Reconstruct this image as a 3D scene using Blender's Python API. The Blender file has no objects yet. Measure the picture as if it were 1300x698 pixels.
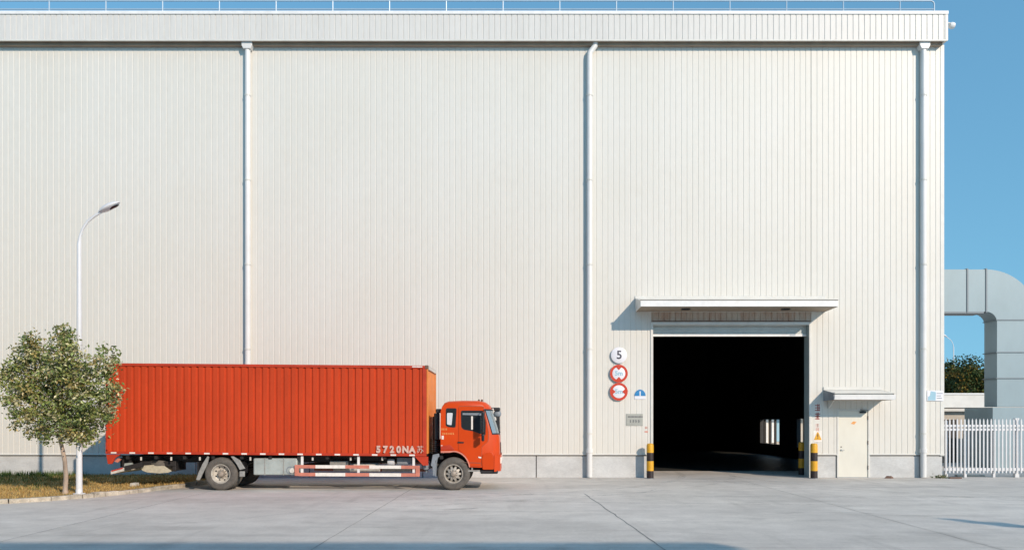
import bpy, math, random
from mathutils import Vector, Matrix
random.seed(7)
R = math.radians
S = bpy.context.scene
C = S.collection

# ------------------------------------------------------------------ camera
H = 2.114
cam_d = bpy.data.cameras.new('camera'); cam = bpy.data.objects.new('camera', cam_d); C.objects.link(cam)
cam.location = (0, 0, H); cam.rotation_euler = (R(90), 0, 0)
cam_d.sensor_width = 36; cam_d.lens = 36*1000/1300
cam_d.shift_y = (532-349)/1300
cam_d.clip_end = 2500; cam_d.clip_start = .1
S.camera = cam
# ------------------------------------------------------------------ light
SK, SM = .74, .60                       # sideways and downward run of the sun per metre of depth
sdir = Vector((SK, -1, SM)).normalized()
elev = math.asin(sdir.z); azi = math.atan2(sdir.x, sdir.y)
w = bpy.data.worlds.new('World'); S.world = w; w.use_nodes = True
nt = w.node_tree; bg = nt.nodes['Background']
sky = nt.nodes.new('ShaderNodeTexSky'); sky.sky_type = 'NISHITA'; sky.sun_disc = False
sky.sun_elevation = elev; sky.sun_rotation = azi
sky.altitude = 0; sky.air_density = 2.1; sky.dust_density = 0; sky.ozone_density = 9.0
tcw = nt.nodes.new('ShaderNodeTexCoord'); va = nt.nodes.new('ShaderNodeVectorMath'); va.operation = 'ADD'; va.inputs[1].default_value = (0, 0, .34)
vn = nt.nodes.new('ShaderNodeVectorMath'); vn.operation = 'NORMALIZE'     # a clear, even sky: less of the pale band at the horizon
nt.links.new(tcw.outputs['Generated'], va.inputs[0]); nt.links.new(va.outputs[0], vn.inputs[0]); nt.links.new(vn.outputs[0], sky.inputs[0])
tint = nt.nodes.new('ShaderNodeVectorMath'); tint.operation = 'MULTIPLY'; tint.inputs[1].default_value = (.94, 1.05, .90)
nt.links.new(sky.outputs[0], tint.inputs[0]); nt.links.new(tint.outputs[0], bg.inputs[0]); bg.inputs[1].default_value = .15
sd = bpy.data.lights.new('sun', 'SUN'); sd.energy = 2.5; sd.angle = R(.55); sd.color = (1, .82, .66)
sun = bpy.data.objects.new('sun', sd); C.objects.link(sun)
sun.rotation_euler = (-sdir).to_track_quat('-Z', 'Y').to_euler(); sun.location = (20, -20, 30)
S.view_settings.view_transform = 'Standard'; S.view_settings.look = 'None'
S.view_settings.exposure = 0.67; S.view_settings.gamma = 1; S.view_settings.use_curve_mapping = False

# ------------------------------------------------------------------ materials
def mat(name, col, rough=.6, metal=0, var=.0, scale=3, stretch=(1, 1, 1), col2=None, bump=0, bscale=40, attr=False, spec=.5, coat=0, fine=0):
    m = bpy.data.materials.new(name); m.use_nodes = True
    t = m.node_tree; b = t.nodes['Principled BSDF']
    b.inputs['Roughness'].default_value = rough; b.inputs['Metallic'].default_value = metal
    b.inputs['Specular IOR Level'].default_value = spec
    b.inputs['Coat Weight'].default_value = coat
    b.inputs['Base Color'].default_value = (*col, 1)
    tc = t.nodes.new('ShaderNodeTexCoord')
    if var > 0 or col2:
        mp = t.nodes.new('ShaderNodeMapping'); mp.inputs['Scale'].default_value = stretch
        t.links.new(tc.outputs['Object'], mp.inputs[0])
        n = t.nodes.new('ShaderNodeTexNoise'); n.inputs['Scale'].default_value = scale
        n.inputs['Detail'].default_value = 8; n.inputs['Roughness'].default_value = .62
        t.links.new(mp.outputs[0], n.inputs['Vector'])
        r = t.nodes.new('ShaderNodeValToRGB')
        c2 = col2 or tuple(max(0, c*(1-var)) for c in col)
        c1 = col if col2 else tuple(min(1, c*(1+var*.5)) for c in col)
        r.color_ramp.elements[0].position = .32; r.color_ramp.elements[0].color = (*c2, 1)
        r.color_ramp.elements[1].position = .62; r.color_ramp.elements[1].color = (*c1, 1)
        t.links.new(n.outputs['Fac'], r.inputs[0])
        out = r.outputs[0]
        if fine:
            n2 = t.nodes.new('ShaderNodeTexNoise'); n2.inputs['Scale'].default_value = scale*14
            n2.inputs['Detail'].default_value = 6; t.links.new(mp.outputs[0], n2.inputs['Vector'])
            mr = t.nodes.new('ShaderNodeMapRange'); mr.inputs['From Min'].default_value = .3; mr.inputs['From Max'].default_value = .7
            mr.inputs['To Min'].default_value = 1-fine; mr.inputs['To Max'].default_value = 1+fine
            t.links.new(n2.outputs['Fac'], mr.inputs['Value'])
            mx = t.nodes.new('ShaderNodeVectorMath'); mx.operation = 'SCALE'
            t.links.new(out, mx.inputs[0]); t.links.new(mr.outputs[0], mx.inputs['Scale']); out = mx.outputs[0]
        t.links.new(out, b.inputs['Base Color'])
    if attr:
        a = t.nodes.new('ShaderNodeAttribute'); a.attribute_name = 'tint'
        t.links.new(a.outputs['Color'], b.inputs['Base Color'])
    if bump:
        n = t.nodes.new('ShaderNodeTexNoise'); n.inputs['Scale'].default_value = bscale; n.inputs['Detail'].default_value = 6
        t.links.new(tc.outputs['Object'], n.inputs['Vector'])
        bp = t.nodes.new('ShaderNodeBump'); bp.inputs['Strength'].default_value = bump; bp.inputs['Distance'].default_value = .02
        t.links.new(n.outputs['Fac'], bp.inputs['Height']); t.links.new(bp.outputs[0], b.inputs['Normal'])
    return m
M = {}
M['cladding'] = mat('cladding', (.67, .655, .60), .45, 0, .07, .35, (1, 1, .6), col2=(.65, .63, .565), fine=.018)
M['fascia'] = mat('fascia', (.64, .625, .585), .45, 0, .04, .6, (1.6, 1, .3), fine=.03)
M['trim'] = mat('trim', (.66, .65, .60), .45, 0, .08, 2)
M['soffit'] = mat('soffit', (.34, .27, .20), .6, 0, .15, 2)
M['plinth'] = mat('plinth', (.54, .55, .54), .75, 0, .14, 1.1, (1, 1, 1.6), bump=.1, fine=.06)
M['dark_gap'] = mat('dark_gap', (.05, .045, .04), .8)
M['pipe'] = mat('pipe', (.70, .70, .68), .4, 0, .06, 2)
M['rust'] = mat('rust', (.17, .10, .07), .85, 0, .3, 8)
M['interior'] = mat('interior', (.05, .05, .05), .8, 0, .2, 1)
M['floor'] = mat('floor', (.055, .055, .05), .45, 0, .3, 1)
M['shutter'] = mat('shutter', (.55, .58, .55), .5, 0, .1, 2)
M['reveal_shade'] = mat('reveal_shade', (.33, .40, .39), .5, 0, .1, 2)  # shade on the right door reveal, put into its teal-grey colour
M['door'] = mat('door', (.70, .68, .59), .45, 0, .06, 1.2, (1, 1, .5))
M['steel'] = mat('steel', (.45, .46, .46), .35, .7, .1, 3)
M['black'] = mat('black', (.018, .018, .02), .5, 0, .2, 5)
M['black_gloss'] = mat('black_gloss', (.02, .022, .026), .2, 0, .1, 3)
M['red'] = mat('red', (.50, .050, .010), .6, 0, .12, .8, (1, 1, .4), spec=.3, fine=.03)
M['cab_red'] = mat('cab_red', (.60, .060, .006), .33, 0, .06, 1.5, coat=.08, spec=.3)
M['rail_red'] = mat('rail_red', (.46, .045, .018), .5, 0, .18, 2, spec=.3)
M['orange'] = mat('orange', (.66, .20, .03), .5, 0, .12, 2)
M['salmon'] = mat('salmon', (.56, .20, .14), .5, 0, .2, 5)
M['white'] = mat('white', (.78, .78, .76), .45, 0, .08, 4)
M['tape'] = mat('tape', (.80, .76, .70), .4, 0, .15, 12)
M['dirty_white'] = mat('dirty_white', (.60, .58, .53), .55, 0, .25, 6)
M['alu'] = mat('alu', (.42, .47, .45), .55, .25, .2, 3, (1, 1, 1), bump=.05, bscale=6)
M['grey_plastic'] = mat('grey_plastic', (.22, .25, .28), .6, 0, .2, 4)
M['mudguard'] = mat('mudguard', (.33, .33, .31), .6, .2, .25, 6)
M['tyre'] = mat('tyre', (.115, .105, .092), .85, 0, .3, 7, bump=.2, bscale=30)
M['rim'] = mat('rim', (.42, .39, .34), .5, .15, .25, 9)
M['rim_rear'] = mat('rim_rear', (.50, .47, .41), .55, .1, .28, 9)
M['hub'] = mat('hub', (.34, .29, .24), .6, .2, .35, 14)
M['spare'] = mat('spare', (.50, .46, .35), .65, 0, .2, 9)
M['chassis'] = mat('chassis', (.02, .018, .018), .7, 0, .3, 5)
M['glass'] = mat('glass', (.022, .03, .034), .08, 0, .1, 3, spec=.8)
M['windscreen'] = mat('windscreen', (.30, .36, .38), .06, .35, .05, 1, spec=1)
M['curtain'] = mat('curtain', (.62, .63, .65), .8, 0, .1, 12, (5, 1, .4))
M['lamp_glass'] = mat('lamp_glass', (.75, .70, .62), .15, 0)
M['gold'] = mat('gold', (.75, .34, .10), .5)
M['yellow'] = mat('yellow', (.72, .37, .02), .5, 0, .15, 6)
M['bollard_black'] = mat('bollard_black', (.03, .02, .02), .5, 0, .2, 6)
M['sign_white'] = mat('sign_white', (.76, .76, .80), .4, 0, .04, 4)
M['sign_red'] = mat('sign_red', (.56, .05, .02), .4)
M['sign_blue'] = mat('sign_blue', (.03, .22, .48), .4)
M['sign_grey'] = mat('sign_grey', (.40, .41, .37), .45, .2, .1, 8)
M['ink'] = mat('ink', (.05, .05, .07), .6)
M['ink_red'] = mat('ink_red', (.30, .05, .04), .6)
M['ink_pale_red'] = mat('ink_pale_red', (.62, .28, .22), .6)
M['ink_blue'] = mat('ink_blue', (.30, .50, .60), .6)
M['duct'] = mat('duct', (.26, .34, .37), .45, .1, .07, .8, (1, 1, .5), bump=.06, bscale=2.5)
M['duct_side'] = M['duct']
M['duct_flange'] = mat('duct_flange', (.16, .19, .21), .5, .2)
M['fence'] = mat('fence', (.68, .68, .68), .4, 0, .06, 3)
M['railing'] = mat('railing', (.40, .50, .58), .4, .1)
M['lamp_pole'] = mat('lamp_pole', (.68, .69, .70), .35, 0, .05, 2)
M['bark'] = mat('bark', (.30, .22, .16), .85, 0, .35, 9, (1, 1, .3), bump=.6, bscale=25)
M['bark_young'] = mat('bark_young', (.40, .32, .25), .85, 0, .4, 6, (1, 1, .3), bump=.6, bscale=25)
M['leaf'] = mat('leaf', (.07, .1, .03), .38, 0, attr=True, spec=.6)
M['far_leaf'] = mat('far_leaf', (.05, .08, .02), .7, 0, attr=True, spec=.2)
M['grass'] = mat('grass', (.3, .25, .1), .9, 0, attr=True, spec=.1)
M['lawn'] = mat('lawn', (.42, .29, .11), .95, 0, 0, .9, col2=(.20, .16, .055), bump=.5, bscale=20, fine=.25)
M['kerb'] = mat('kerb', (.46, .41, .33), .85, 0, .5, 3.2, bump=.4, bscale=12, fine=.15)
M['stone'] = mat('stone', (.55, .52, .46), .9, 0, .2, 5, bump=.4)
M['outbuilding'] = mat('outbuilding', (.62, .61, .57), .7, 0, .1, 1)
M['beige'] = mat('beige', (.47, .43, .37), .7, 0, .15, 1)
M['grey_wall'] = mat('grey_wall', (.40, .41, .41), .8, 0, .15, .5)
M['faded_white'] = mat('faded_white', (.62, .42, .35), .6, 0, .3, 14)
M['brown_cladding'] = mat('brown_cladding', (.52, .46, .38), .5, 0, 0, 2.2, (2, 1, .5), col2=(.42, .27, .19), fine=.1)  # browner cladding tone, mixed in by stretched noise
M['joint'] = mat('joint', (.26, .25, .23), .95, 0, .4, 6)

# concrete ground: mottled slabs, cast panels of slightly different tone, tyre marks and stains
def ground_mat():
    m = bpy.data.materials.new('concrete'); m.use_nodes = True; t = m.node_tree; b = t.nodes['Principled BSDF']
    b.inputs['Roughness'].default_value = .82; b.inputs['Specular IOR Level'].default_value = .35
    N = t.nodes.new; L = t.links.new
    tc = N('ShaderNodeTexCoord')
    def noise(scale, stretch=(1, 1, 1), detail=8, rough=.6, rot=0):
        mp = N('ShaderNodeMapping'); mp.inputs['Scale'].default_value = stretch; mp.inputs['Rotation'].default_value = (0, 0, rot)
        L(tc.outputs['Object'], mp.inputs[0])
        n = N('ShaderNodeTexNoise'); n.inputs['Scale'].default_value = scale; n.inputs['Detail'].default_value = detail
        n.inputs['Roughness'].default_value = rough; L(mp.outputs[0], n.inputs['Vector']); return n.outputs['Fac']
    def ramp(f, p0, p1, a, c):
        r = N('ShaderNodeMapRange'); r.inputs['From Min'].default_value = p0; r.inputs['From Max'].default_value = p1
        r.inputs['To Min'].default_value = a; r.inputs['To Max'].default_value = c; L(f, r.inputs['Value']); return r.outputs[0]
    def mul(a, c):
        r = N('ShaderNodeMath'); r.operation = 'MULTIPLY'; L(a, r.inputs[0]); L(c, r.inputs[1]); return r.outputs[0]
    f = ramp(noise(.22, (1, 1.6, 1)), .35, .65, .84, 1.07)
    f = mul(f, ramp(noise(1.6, (1, 1, 1)), .3, .7, .88, 1.07))
    f = mul(f, ramp(noise(14), .3, .7, .93, 1.05))
    f = mul(f, ramp(noise(70), .3, .7, .94, 1.05))
    # stains: sparse darker blotches, and sweeping tyre tracks
    f = mul(f, ramp(noise(.55, (1, 2.2, 1), 10, .7), .57, .70, 1.0, .80))
    f = mul(f, ramp(noise(.5, (.25, 3.2, 1), 5, .55, R(9)), .56, .68, 1.0, .85))
    f = mul(f, ramp(noise(.6, (3.0, .3, 1), 4, .5, R(-24)), .60, .70, 1.0, .90))
    # slab-to-slab tone
    br = N('ShaderNodeTexBrick'); br.offset = 0; br.inputs['Scale'].default_value = 1
    br.inputs['Brick Width'].default_value = 5.62; br.inputs['Row Height'].default_value = 7.6
    br.inputs['Mortar Size'].default_value = 0; br.inputs['Color1'].default_value = (.93, .93, .93, 1); br.inputs['Color2'].default_value = (1.04, 1.04, 1.04, 1)
    mp = N('ShaderNodeMapping'); mp.inputs['Location'].default_value = (3.25, -1.2, 0); L(tc.outputs['Object'], mp.inputs[0]); L(mp.outputs[0], br.inputs['Vector'])
    sp = N('ShaderNodeSeparateColor'); L(br.outputs['Color'], sp.inputs[0]); f = mul(f, sp.outputs[0])
    cr = N('ShaderNodeMix'); cr.data_type = 'RGBA'; cr.inputs['A'].default_value = (.65, .605, .53, 1); cr.inputs['B'].default_value = (.63, .59, .54, 1)
    L(noise(.3), cr.inputs['Factor'])
    v = N('ShaderNodeVectorMath'); v.operation = 'SCALE'; L(cr.outputs['Result'], v.inputs[0]); L(f, v.inputs['Scale'])
    L(v.outputs[0], b.inputs['Base Color'])
    bp = N('ShaderNodeBump'); bp.inputs['Strength'].default_value = .25; bp.inputs['Distance'].default_value = .01
    L(noise(45), bp.inputs['Height']); L(bp.outputs[0], b.inputs['Normal'])
    return m
M['concrete'] = ground_mat()

# ------------------------------------------------------------------ mesh helpers
class MB:
    def __init__(s): s.v = []; s.f = []; s.t = []
    def add(s, vs, fs, tint=None):
        o = len(s.v); s.v += [tuple(v) for v in vs]; s.f += [tuple(i+o for i in f) for f in fs]
        if tint is not None: s.t += [tint]*len(fs)
        return s
    def box(s, x0, x1, y0, y1, z0, z1):
        return s.add([(x0,y0,z0),(x1,y0,z0),(x1,y1,z0),(x0,y1,z0),(x0,y0,z1),(x1,y0,z1),(x1,y1,z1),(x0,y1,z1)],
                     [(0,3,2,1),(4,5,6,7),(0,1,5,4),(1,2,6,5),(2,3,7,6),(3,0,4,7)])
    def prism(s, pts, y0, y1):            # polygon in XZ, extruded along Y
        n = len(pts)
        vs = [(x, y0, z) for x, z in pts] + [(x, y1, z) for x, z in pts]
        fs = [tuple(range(n)), tuple(range(2*n-1, n-1, -1))] + [(i, i+n, (i+1) % n+n, (i+1) % n) for i in range(n)]
        return s.add(vs, fs)
    def prism_x(s, pts, x0, x1):          # polygon in YZ, extruded along X
        n = len(pts)
        vs = [(x0, y, z) for y, z in pts] + [(x1, y, z) for y, z in pts]
        fs = [tuple(range(n)), tuple(range(2*n-1, n-1, -1))] + [(i, i+n, (i+1) % n+n, (i+1) % n) for i in range(n)]
        return s.add(vs, fs)
    def tube(s, path, rad, n=10, cap=True):
        path = [Vector(p) for p in path]
        if not isinstance(rad, (list, tuple)): rad = [rad]*len(path)
        o = len(s.v); vs = []; up = None
        for i, p in enumerate(path):
            d = (path[min(i+1, len(path)-1)]-path[max(i-1, 0)]).normalized()
            if up is None: up = Vector((0, 1, 0)) if abs(d.y) < .9 else Vector((1, 0, 0))
            a = d.cross(up).normalized(); b = a.cross(d).normalized(); up = b
            vs += [tuple(p+(a*math.cos(k*2*math.pi/n)+b*math.sin(k*2*math.pi/n))*rad[i]) for k in range(n)]
        fs = []
        for i in range(len(path)-1):
            fs += [(i*n+k, i*n+(k+1) % n, (i+1)*n+(k+1) % n, (i+1)*n+k) for k in range(n)]
        if cap: fs += [tuple(range(n-1, -1, -1)), tuple((len(path)-1)*n+k for k in range(n))]
        return s.add(vs, fs)
    def lathe(s, prof, c, axis='y', n=40, close=False, cap=False):   # prof: (r, h) along axis
        vs = []
        for r, h in prof:
            for k in range(n):
                a = k*2*math.pi/n; u, v = r*math.cos(a), r*math.sin(a)
                vs.append({'y': (c[0]+u, c[1]+h, c[2]+v), 'z': (c[0]+u, c[1]+v, c[2]+h), 'x': (c[0]+h, c[1]+u, c[2]+v)}[axis])
        m = len(prof); fs = []
        for i in range(m if close else m-1):
            j = (i+1) % m
            fs += [(i*n+k, i*n+(k+1) % n, j*n+(k+1) % n, j*n+k) for k in range(n)]
        if cap and not close:
            if prof[0][0] > 1e-4: fs.append(tuple(range(n-1, -1, -1)))
            if prof[-1][0] > 1e-4: fs.append(tuple((m-1)*n+k for k in range(n)))
        return s.add(vs, fs)
    def merge(s, o): return s.add(o.v, o.f)
def wl(o):
    v = Vector((0, 0, 0))
    while o: v += o.location; o = o.parent
    return v
def obj(name, mb, m, parent=None, bevel=0, smooth=None, xf=None, origin=None):
    me = bpy.data.meshes.new(name)
    off = wl(parent) if parent else (Vector(origin) if origin else Vector((0, 0, 0)))
    vs = [Vector(v) for v in mb.v]
    if xf: vs = [xf(v) for v in vs]
    me.from_pydata([tuple(v-off) for v in vs], [], mb.f)
    if mb.t:
        at = me.attributes.new('tint', 'FLOAT_COLOR', 'FACE')
        flat = []
        for c in mb.t: flat += [c[0], c[1], c[2], 1]
        at.data.foreach_set('color', flat)
    import bmesh
    if not mb.t:
        bm = bmesh.new(); bm.from_mesh(me); bmesh.ops.recalc_face_normals(bm, faces=bm.faces); bm.to_mesh(me); bm.free()
    me.materials.append(M[m])
    if smooth is not None:
        me.shade_smooth(); me.set_sharp_from_angle(angle=R(smooth))
    o = bpy.data.objects.new(name, me); C.objects.link(o)
    if parent: o.parent = parent
    elif origin: o.location = origin
    if bevel:
        b = o.modifiers.new('bevel', 'BEVEL'); b.width = bevel; b.segments = 2; b.limit_method = 'ANGLE'; b.angle_limit = R(50)
    return o
def tag(o, label, cat, group=None):
    o['label'] = label; o['category'] = cat
    if group: o['group'] = group
    return o
def thing(name, label, cat, loc, group=None):
    o = bpy.data.objects.new(name, None); C.objects.link(o); o.location = loc; o.empty_display_size = .3
    return tag(o, label, cat, group)
def struct(o, kind='structure'): o['kind'] = kind; return o
def copy_tree(o, parent=None):
    c = o.copy(); C.objects.link(c); c.parent = parent
    for ch in list(o.children): copy_tree(ch, c)
    return c
def text_mb(txt, size, x, y, z, depth=.004, bold=0, align='CENTER', sx=1):
    cu = bpy.data.curves.new('t', 'FONT'); cu.body = txt; cu.size = size; cu.align_x = align; cu.align_y = 'CENTER'
    cu.extrude = depth; cu.offset = bold; cu.resolution_u = 3
    to = bpy.data.objects.new('t', cu); C.objects.link(to)
    bpy.context.view_layer.update()
    dg = bpy.context.evaluated_depsgraph_get()
    me = bpy.data.meshes.new_from_object(to.evaluated_get(dg))
    mb = MB(); mb.add([(x+v.co.x*sx, y-v.co.z, z+v.co.y) for v in me.vertices], [tuple(p.vertices) for p in me.polygons])
    bpy.data.objects.remove(to); bpy.data.curves.remove(cu); bpy.data.meshes.remove(me)
    return mb
D = 28.57                               # the facade plane
def WX(px): return (px-650)/35.0
def WZ(py): return H+(532-py)/35.0
TS = 42.8; TY = 23.36                   # near side of the truck
def TX(px): return (px-650)/TS
def TZ(py): return H+(532-py)/TS

# ------------------------------------------------------------------ ground
g = MB().add([(-700, -300, 0), (700, -300, 0), (700, 900, 0), (-700, 900, 0)], [(0, 1, 2, 3)])
struct(obj('ground', g, 'concrete'))
# expansion joints and wandering cracks of the concrete slabs
jb = MB()
def strip(mb, pts, wdt, z=.004, jit=True):
    vs = []
    for i, p in enumerate(pts):
        a = Vector(pts[max(i-1, 0)]); b = Vector(pts[min(i+1, len(pts)-1)]); d = (b-a).normalized(); n = Vector((-d.y, d.x))
        ww = wdt*(random.uniform(.6, 1.3) if jit else 1)/2
        vs += [(p[0]+n.x*ww, p[1]+n.y*ww, z), (p[0]-n.x*ww, p[1]-n.y*ww, z)]
    mb.add(vs, [(2*i, 2*i+1, 2*i+3, 2*i+2) for i in range(len(pts)-1)])
for jx in (-20.1, -14.5, -8.85, 7.95, 13.6, 19.2, 24.8):
    strip(jb, [(jx+random.uniform(-.01, .01), -6+k*.5) for k in range(68)], .012)
strip(jb, [(-3.45+.018*(k*.5)+random.uniform(-.012, .012), 2+k*.5) for k in range(48)], .016)
strip(jb, [(2.62-.045*max(0, k*.4-8)+random.uniform(-.02, .02), 2+k*.4) for k in range(52)], .026)
for jy in (20.6, 13.0, 5.4):
    strip(jb, [(-25+k*.6, jy+random.uniform(-.01, .01)) for k in range(90)], .007)
def crack(x, y, ang, n, st=.18, wdt=.012):
    pts = [(x, y)]
    for _ in range(n):
        ang += random.uniform(-.35, .35); x += math.cos(ang)*st; y += math.sin(ang)*st; pts.append((x, y))
    strip(jb, pts, wdt)
crack(3.6, 22.6, .9, 8, wdt=.02); crack(5.6, 17.5, -.1, 22, wdt=.014); crack(-1.6, 18.4, .2, 9, .1, .03); crack(-8, 16, .3, 24, wdt=.01); crack(10.5, 20.2, 2.9, 18)
crack(1.2, 14.9, .5, 16, wdt=.01)
struct(obj('pavement_joints', jb, 'joint'))

tm_ = mat('tyre_mark', (.20, .19, .18), .9, 0, .2, 4); M['tyre_mark'] = tm_
_t = tm_.node_tree; _n = _t.nodes.new('ShaderNodeTexNoise'); _n.inputs['Scale'].default_value = 2.2; _n.inputs['Detail'].default_value = 8; _n.inputs['Roughness'].default_value = .7
_c = _t.nodes.new('ShaderNodeTexCoord'); _t.links.new(_c.outputs['Object'], _n.inputs['Vector'])
_r = _t.nodes.new('ShaderNodeMapRange'); _r.inputs['From Min'].default_value = .42; _r.inputs['From Max'].default_value = .75; _r.inputs['To Min'].default_value = 0; _r.inputs['To Max'].default_value = .24
_t.links.new(_n.outputs['Fac'], _r.inputs['Value']); _t.links.new(_r.outputs[0], _t.nodes['Principled BSDF'].inputs['Alpha'])
tk_ = MB()
def arc(x0, y0, x1, y1, x2, y2, wd):
    pts = [((1-t)**2*x0+2*t*(1-t)*x1+t*t*x2, (1-t)**2*y0+2*t*(1-t)*y1+t*t*y2) for t in [i/40 for i in range(41)]]
    strip(tk_, pts, wd, .006+.00001*len(tk_.f), False)
for o_, wd in ((0, .26), (1.9, .24)):
    arc(6.6+o_, 31.5, 6.4+o_, 23.5, -3.5, 20.6-o_, wd)
    arc(-1.5, 22.6-o_, 8, 20.4-o_, 22, 22.2-o_, wd*.8)
    arc(6.2+o_, 30, 7.0+o_, 23, 17, 19.2-o_, wd*.8)
struct(obj('tyre_marks', tk_, 'tyre_mark'))

# lawn island with kerb (left)
kerb_line = [(-9.45, 28.55), (-9.5, 27.6), (-9.75, 26.2), (-10.1, 24.95), (-10.55, 23.2), (-11.05, 21.9), (-11.75, 20.7), (-12.7, 19.75), (-14.2, 18.9), (-17, 18.2), (-21, 17.9), (-34, 17.7)]
def smooth_line(pts, k=6):
    out = []
    for i in range(len(pts)-1):
        p0 = Vector(pts[max(i-1, 0)]); p1 = Vector(pts[i]); p2 = Vector(pts[i+1]); p3 = Vector(pts[min(i+2, len(pts)-1)])
        for j in range(k):
            t = j/k
            out.append(.5*((2*p1)+(p2-p0)*t+(2*p0-5*p1+4*p2-p3)*t*t+(-p0+3*p1-3*p2+p3)*t**3))
    out.append(Vector(pts[-1])); return out
KL = smooth_line(kerb_line)
def offs(pts, d):
    out = []
    for i, p in enumerate(pts):
        a = pts[max(i-1, 0)]; b = pts[min(i+1, len(pts)-1)]; t = (b-a).normalized(); out.append(p+Vector((t.y, -t.x))*d)
    return out
inner = offs(KL, .17)
if inner[20].x > KL[20].x: inner = offs(KL, -.17)
# kerb stones as one run, each stone slightly out of line with a mortar gap
kb = MB(); cum = [0]
for i in range(1, len(KL)): cum.append(cum[-1]+(KL[i]-KL[i-1]).length)
def at_len(pts, s):
    for i in range(1, len(cum)):
        if cum[i] >= s:
            t = (s-cum[i-1])/(cum[i]-cum[i-1]); return pts[i-1].lerp(pts[i], t)
    return pts[-1]
s_ = 0
while s_ < cum[-1]-.5:
    L_ = random.uniform(.30, .52); a = at_len(KL, s_+.008); b = at_len(KL, s_+L_-.008); c = at_len(inner, s_+L_-.008); d = at_len(inner, s_+.008)
    h = .12+random.uniform(-.02, .016); j = random.uniform(-.02, .02); ch = .02
    kb.add([(a.x+j, a.y, 0), (b.x+j, b.y, 0), (c.x, c.y, 0), (d.x, d.y, 0)] +
           [(p.x+j, p.y, h-ch) for p in (a, b, c, d)] +
           [(a.lerp(d, .12).x+j, a.lerp(d, .12).y, h), (b.lerp(c, .12).x+j, b.lerp(c, .12).y, h), (c.x, c.y, h), (d.x, d.y, h)],
           [(0, 1, 5, 4), (1, 2, 6, 5), (2, 3, 7, 6), (3, 0, 4, 7), (4, 5, 9, 8), (5, 6, 10, 9), (6, 7, 11, 10), (7, 4, 8, 11), (8, 9, 10, 11)])
    s_ += L_
struct(obj('kerb', kb, 'kerb'))
lw = MB(); n_ = len(inner)
GX0 = -34
vs = [(p.x, p.y, .10) for p in inner] + [(GX0, D+.2, .10), (inner[0].x, D+.2, .10)]
lw.add(vs, [tuple(range(len(vs)))])
struct(obj('lawn', lw, 'lawn'))
def inside(x, y):
    r = False; P = [(p.x, p.y) for p in inner]+[(GX0, D)]+[(inner[0].x, D)]
    j = len(P)-1
    for i in range(len(P)):
        if (P[i][1] > y) != (P[j][1] > y) and x < (P[j][0]-P[i][0])*(y-P[i][1])/(P[j][1]-P[i][1])+P[i][0]: r = not r
        j = i
    return r
gb = MB(); cnt = 0
from mathutils import noise as mn
while cnt < 26000:
    x = random.uniform(-21, -9.5); y = random.uniform(17.9, D)
    if x < -.75*y-1 or not inside(x, y): continue
    q = mn.noise(Vector((x*.9, y*.9, 0))); q2 = mn.noise(Vector((x*3, y*3, 5)))
    if random.random() > .55+.8*q2: continue
    green = max(0, min(1, (-(x+13.6))*.3+(y-25)*.06+q*1.1))
    wallg = 1 if (y > D-1.1 and x < -15.2-random.random()) else 0
    hh = random.uniform(.03, .09)*(1+.5*green+wallg*1.2); a = random.uniform(0, 6.28); ln = random.uniform(-.04, .04)
    base = random.choice(((.50, .36, .15), (.44, .31, .11), (.36, .22, .08))) if random.random() > green*.6 else (.10, .14, .035)
    if wallg: base = (.07, .11, .03)
    v_ = random.uniform(.65, 1.25); col = tuple(c*v_ for c in base)
    wd = random.uniform(.006, .014)
    gb.add([(x-math.cos(a)*wd, y-math.sin(a)*wd, .098), (x+math.cos(a)*wd, y+math.sin(a)*wd, .098), (x+ln, y+random.uniform(-.04, .04), .1+hh)], [(0, 1, 2)], col)
    cnt += 1
struct(obj('grass', gb, 'grass'), 'stuff')

# ------------------------------------------------------------------ warehouse
XL, XR = -34.0, WX(1198)
ZT = WZ(57.5)                            # where cladding meets the soffit
DOOR = (WX(829), WX(1027), WZ(411))      # big opening
MD = (WX(1064.5), WX(1102), WZ(521))     # small door
wh = thing('warehouse', 'huge cream warehouse clad in vertical ribbed metal with dark loading doorway', 'warehouse', (XR-20, D, 0))
def corrugated(x0, x1, zf, y, depth, pitch=.205, groove=.04, phase=0):
    xs = []; k = math.floor((x0-phase)/pitch)
    while True:
        a = phase+k*pitch
        if a > x1: break
        xs += [(a, 0), (a+pitch-groove, 0), (a+pitch-groove*.72, depth), (a+pitch-groove*.28, depth)]
        k += 1
    xs = [p for p in xs if x0 < p[0] < x1]
    xs = [(x0, 0)] + xs + [(x1, 0)]
    mb = MB()
    for (xa, da), (xb, db) in zip(xs, xs[1:]):
        if xb-xa < 1e-5: continue
        for z0, z1 in zf((xa+xb)/2):
            mb.add([(xa, y+da, z0), (xb, y+db, z0), (xb, y+db, z1), (xa, y+da, z1)], [(0, 1, 2, 3)])
    return mb
PT = .84                                 # plinth top
def mk(x0, x1, lo): return corrugated(x0, x1, lambda x: [(lo, ZT)], D, .012)
wall = MB()
for x0, x1, lo in ((XL, DOOR[0]-.07, PT), (DOOR[0]-.07, DOOR[1]+.07, 6.0), (DOOR[1]+.07, MD[0]-.05, PT), (MD[0]-.05, MD[1]+.05, MD[2]+.05), (MD[1]+.05, XR, PT)):
    wall.merge(mk(x0, x1, lo))
obj('front_cladding', wall, 'cladding', wh)
obj('header_cladding', corrugated(DOOR[0]-.07, DOOR[1]+.07, lambda x: [(DOOR[2]+.05, 6.0)], D, .018), 'brown_cladding', wh)  # browner strip between door header and canopy
obj('corner_trim', MB().box(XR-.12, XR+.012, D-.014, D+.3, PT-.05, ZT), 'trim', wh)
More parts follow.
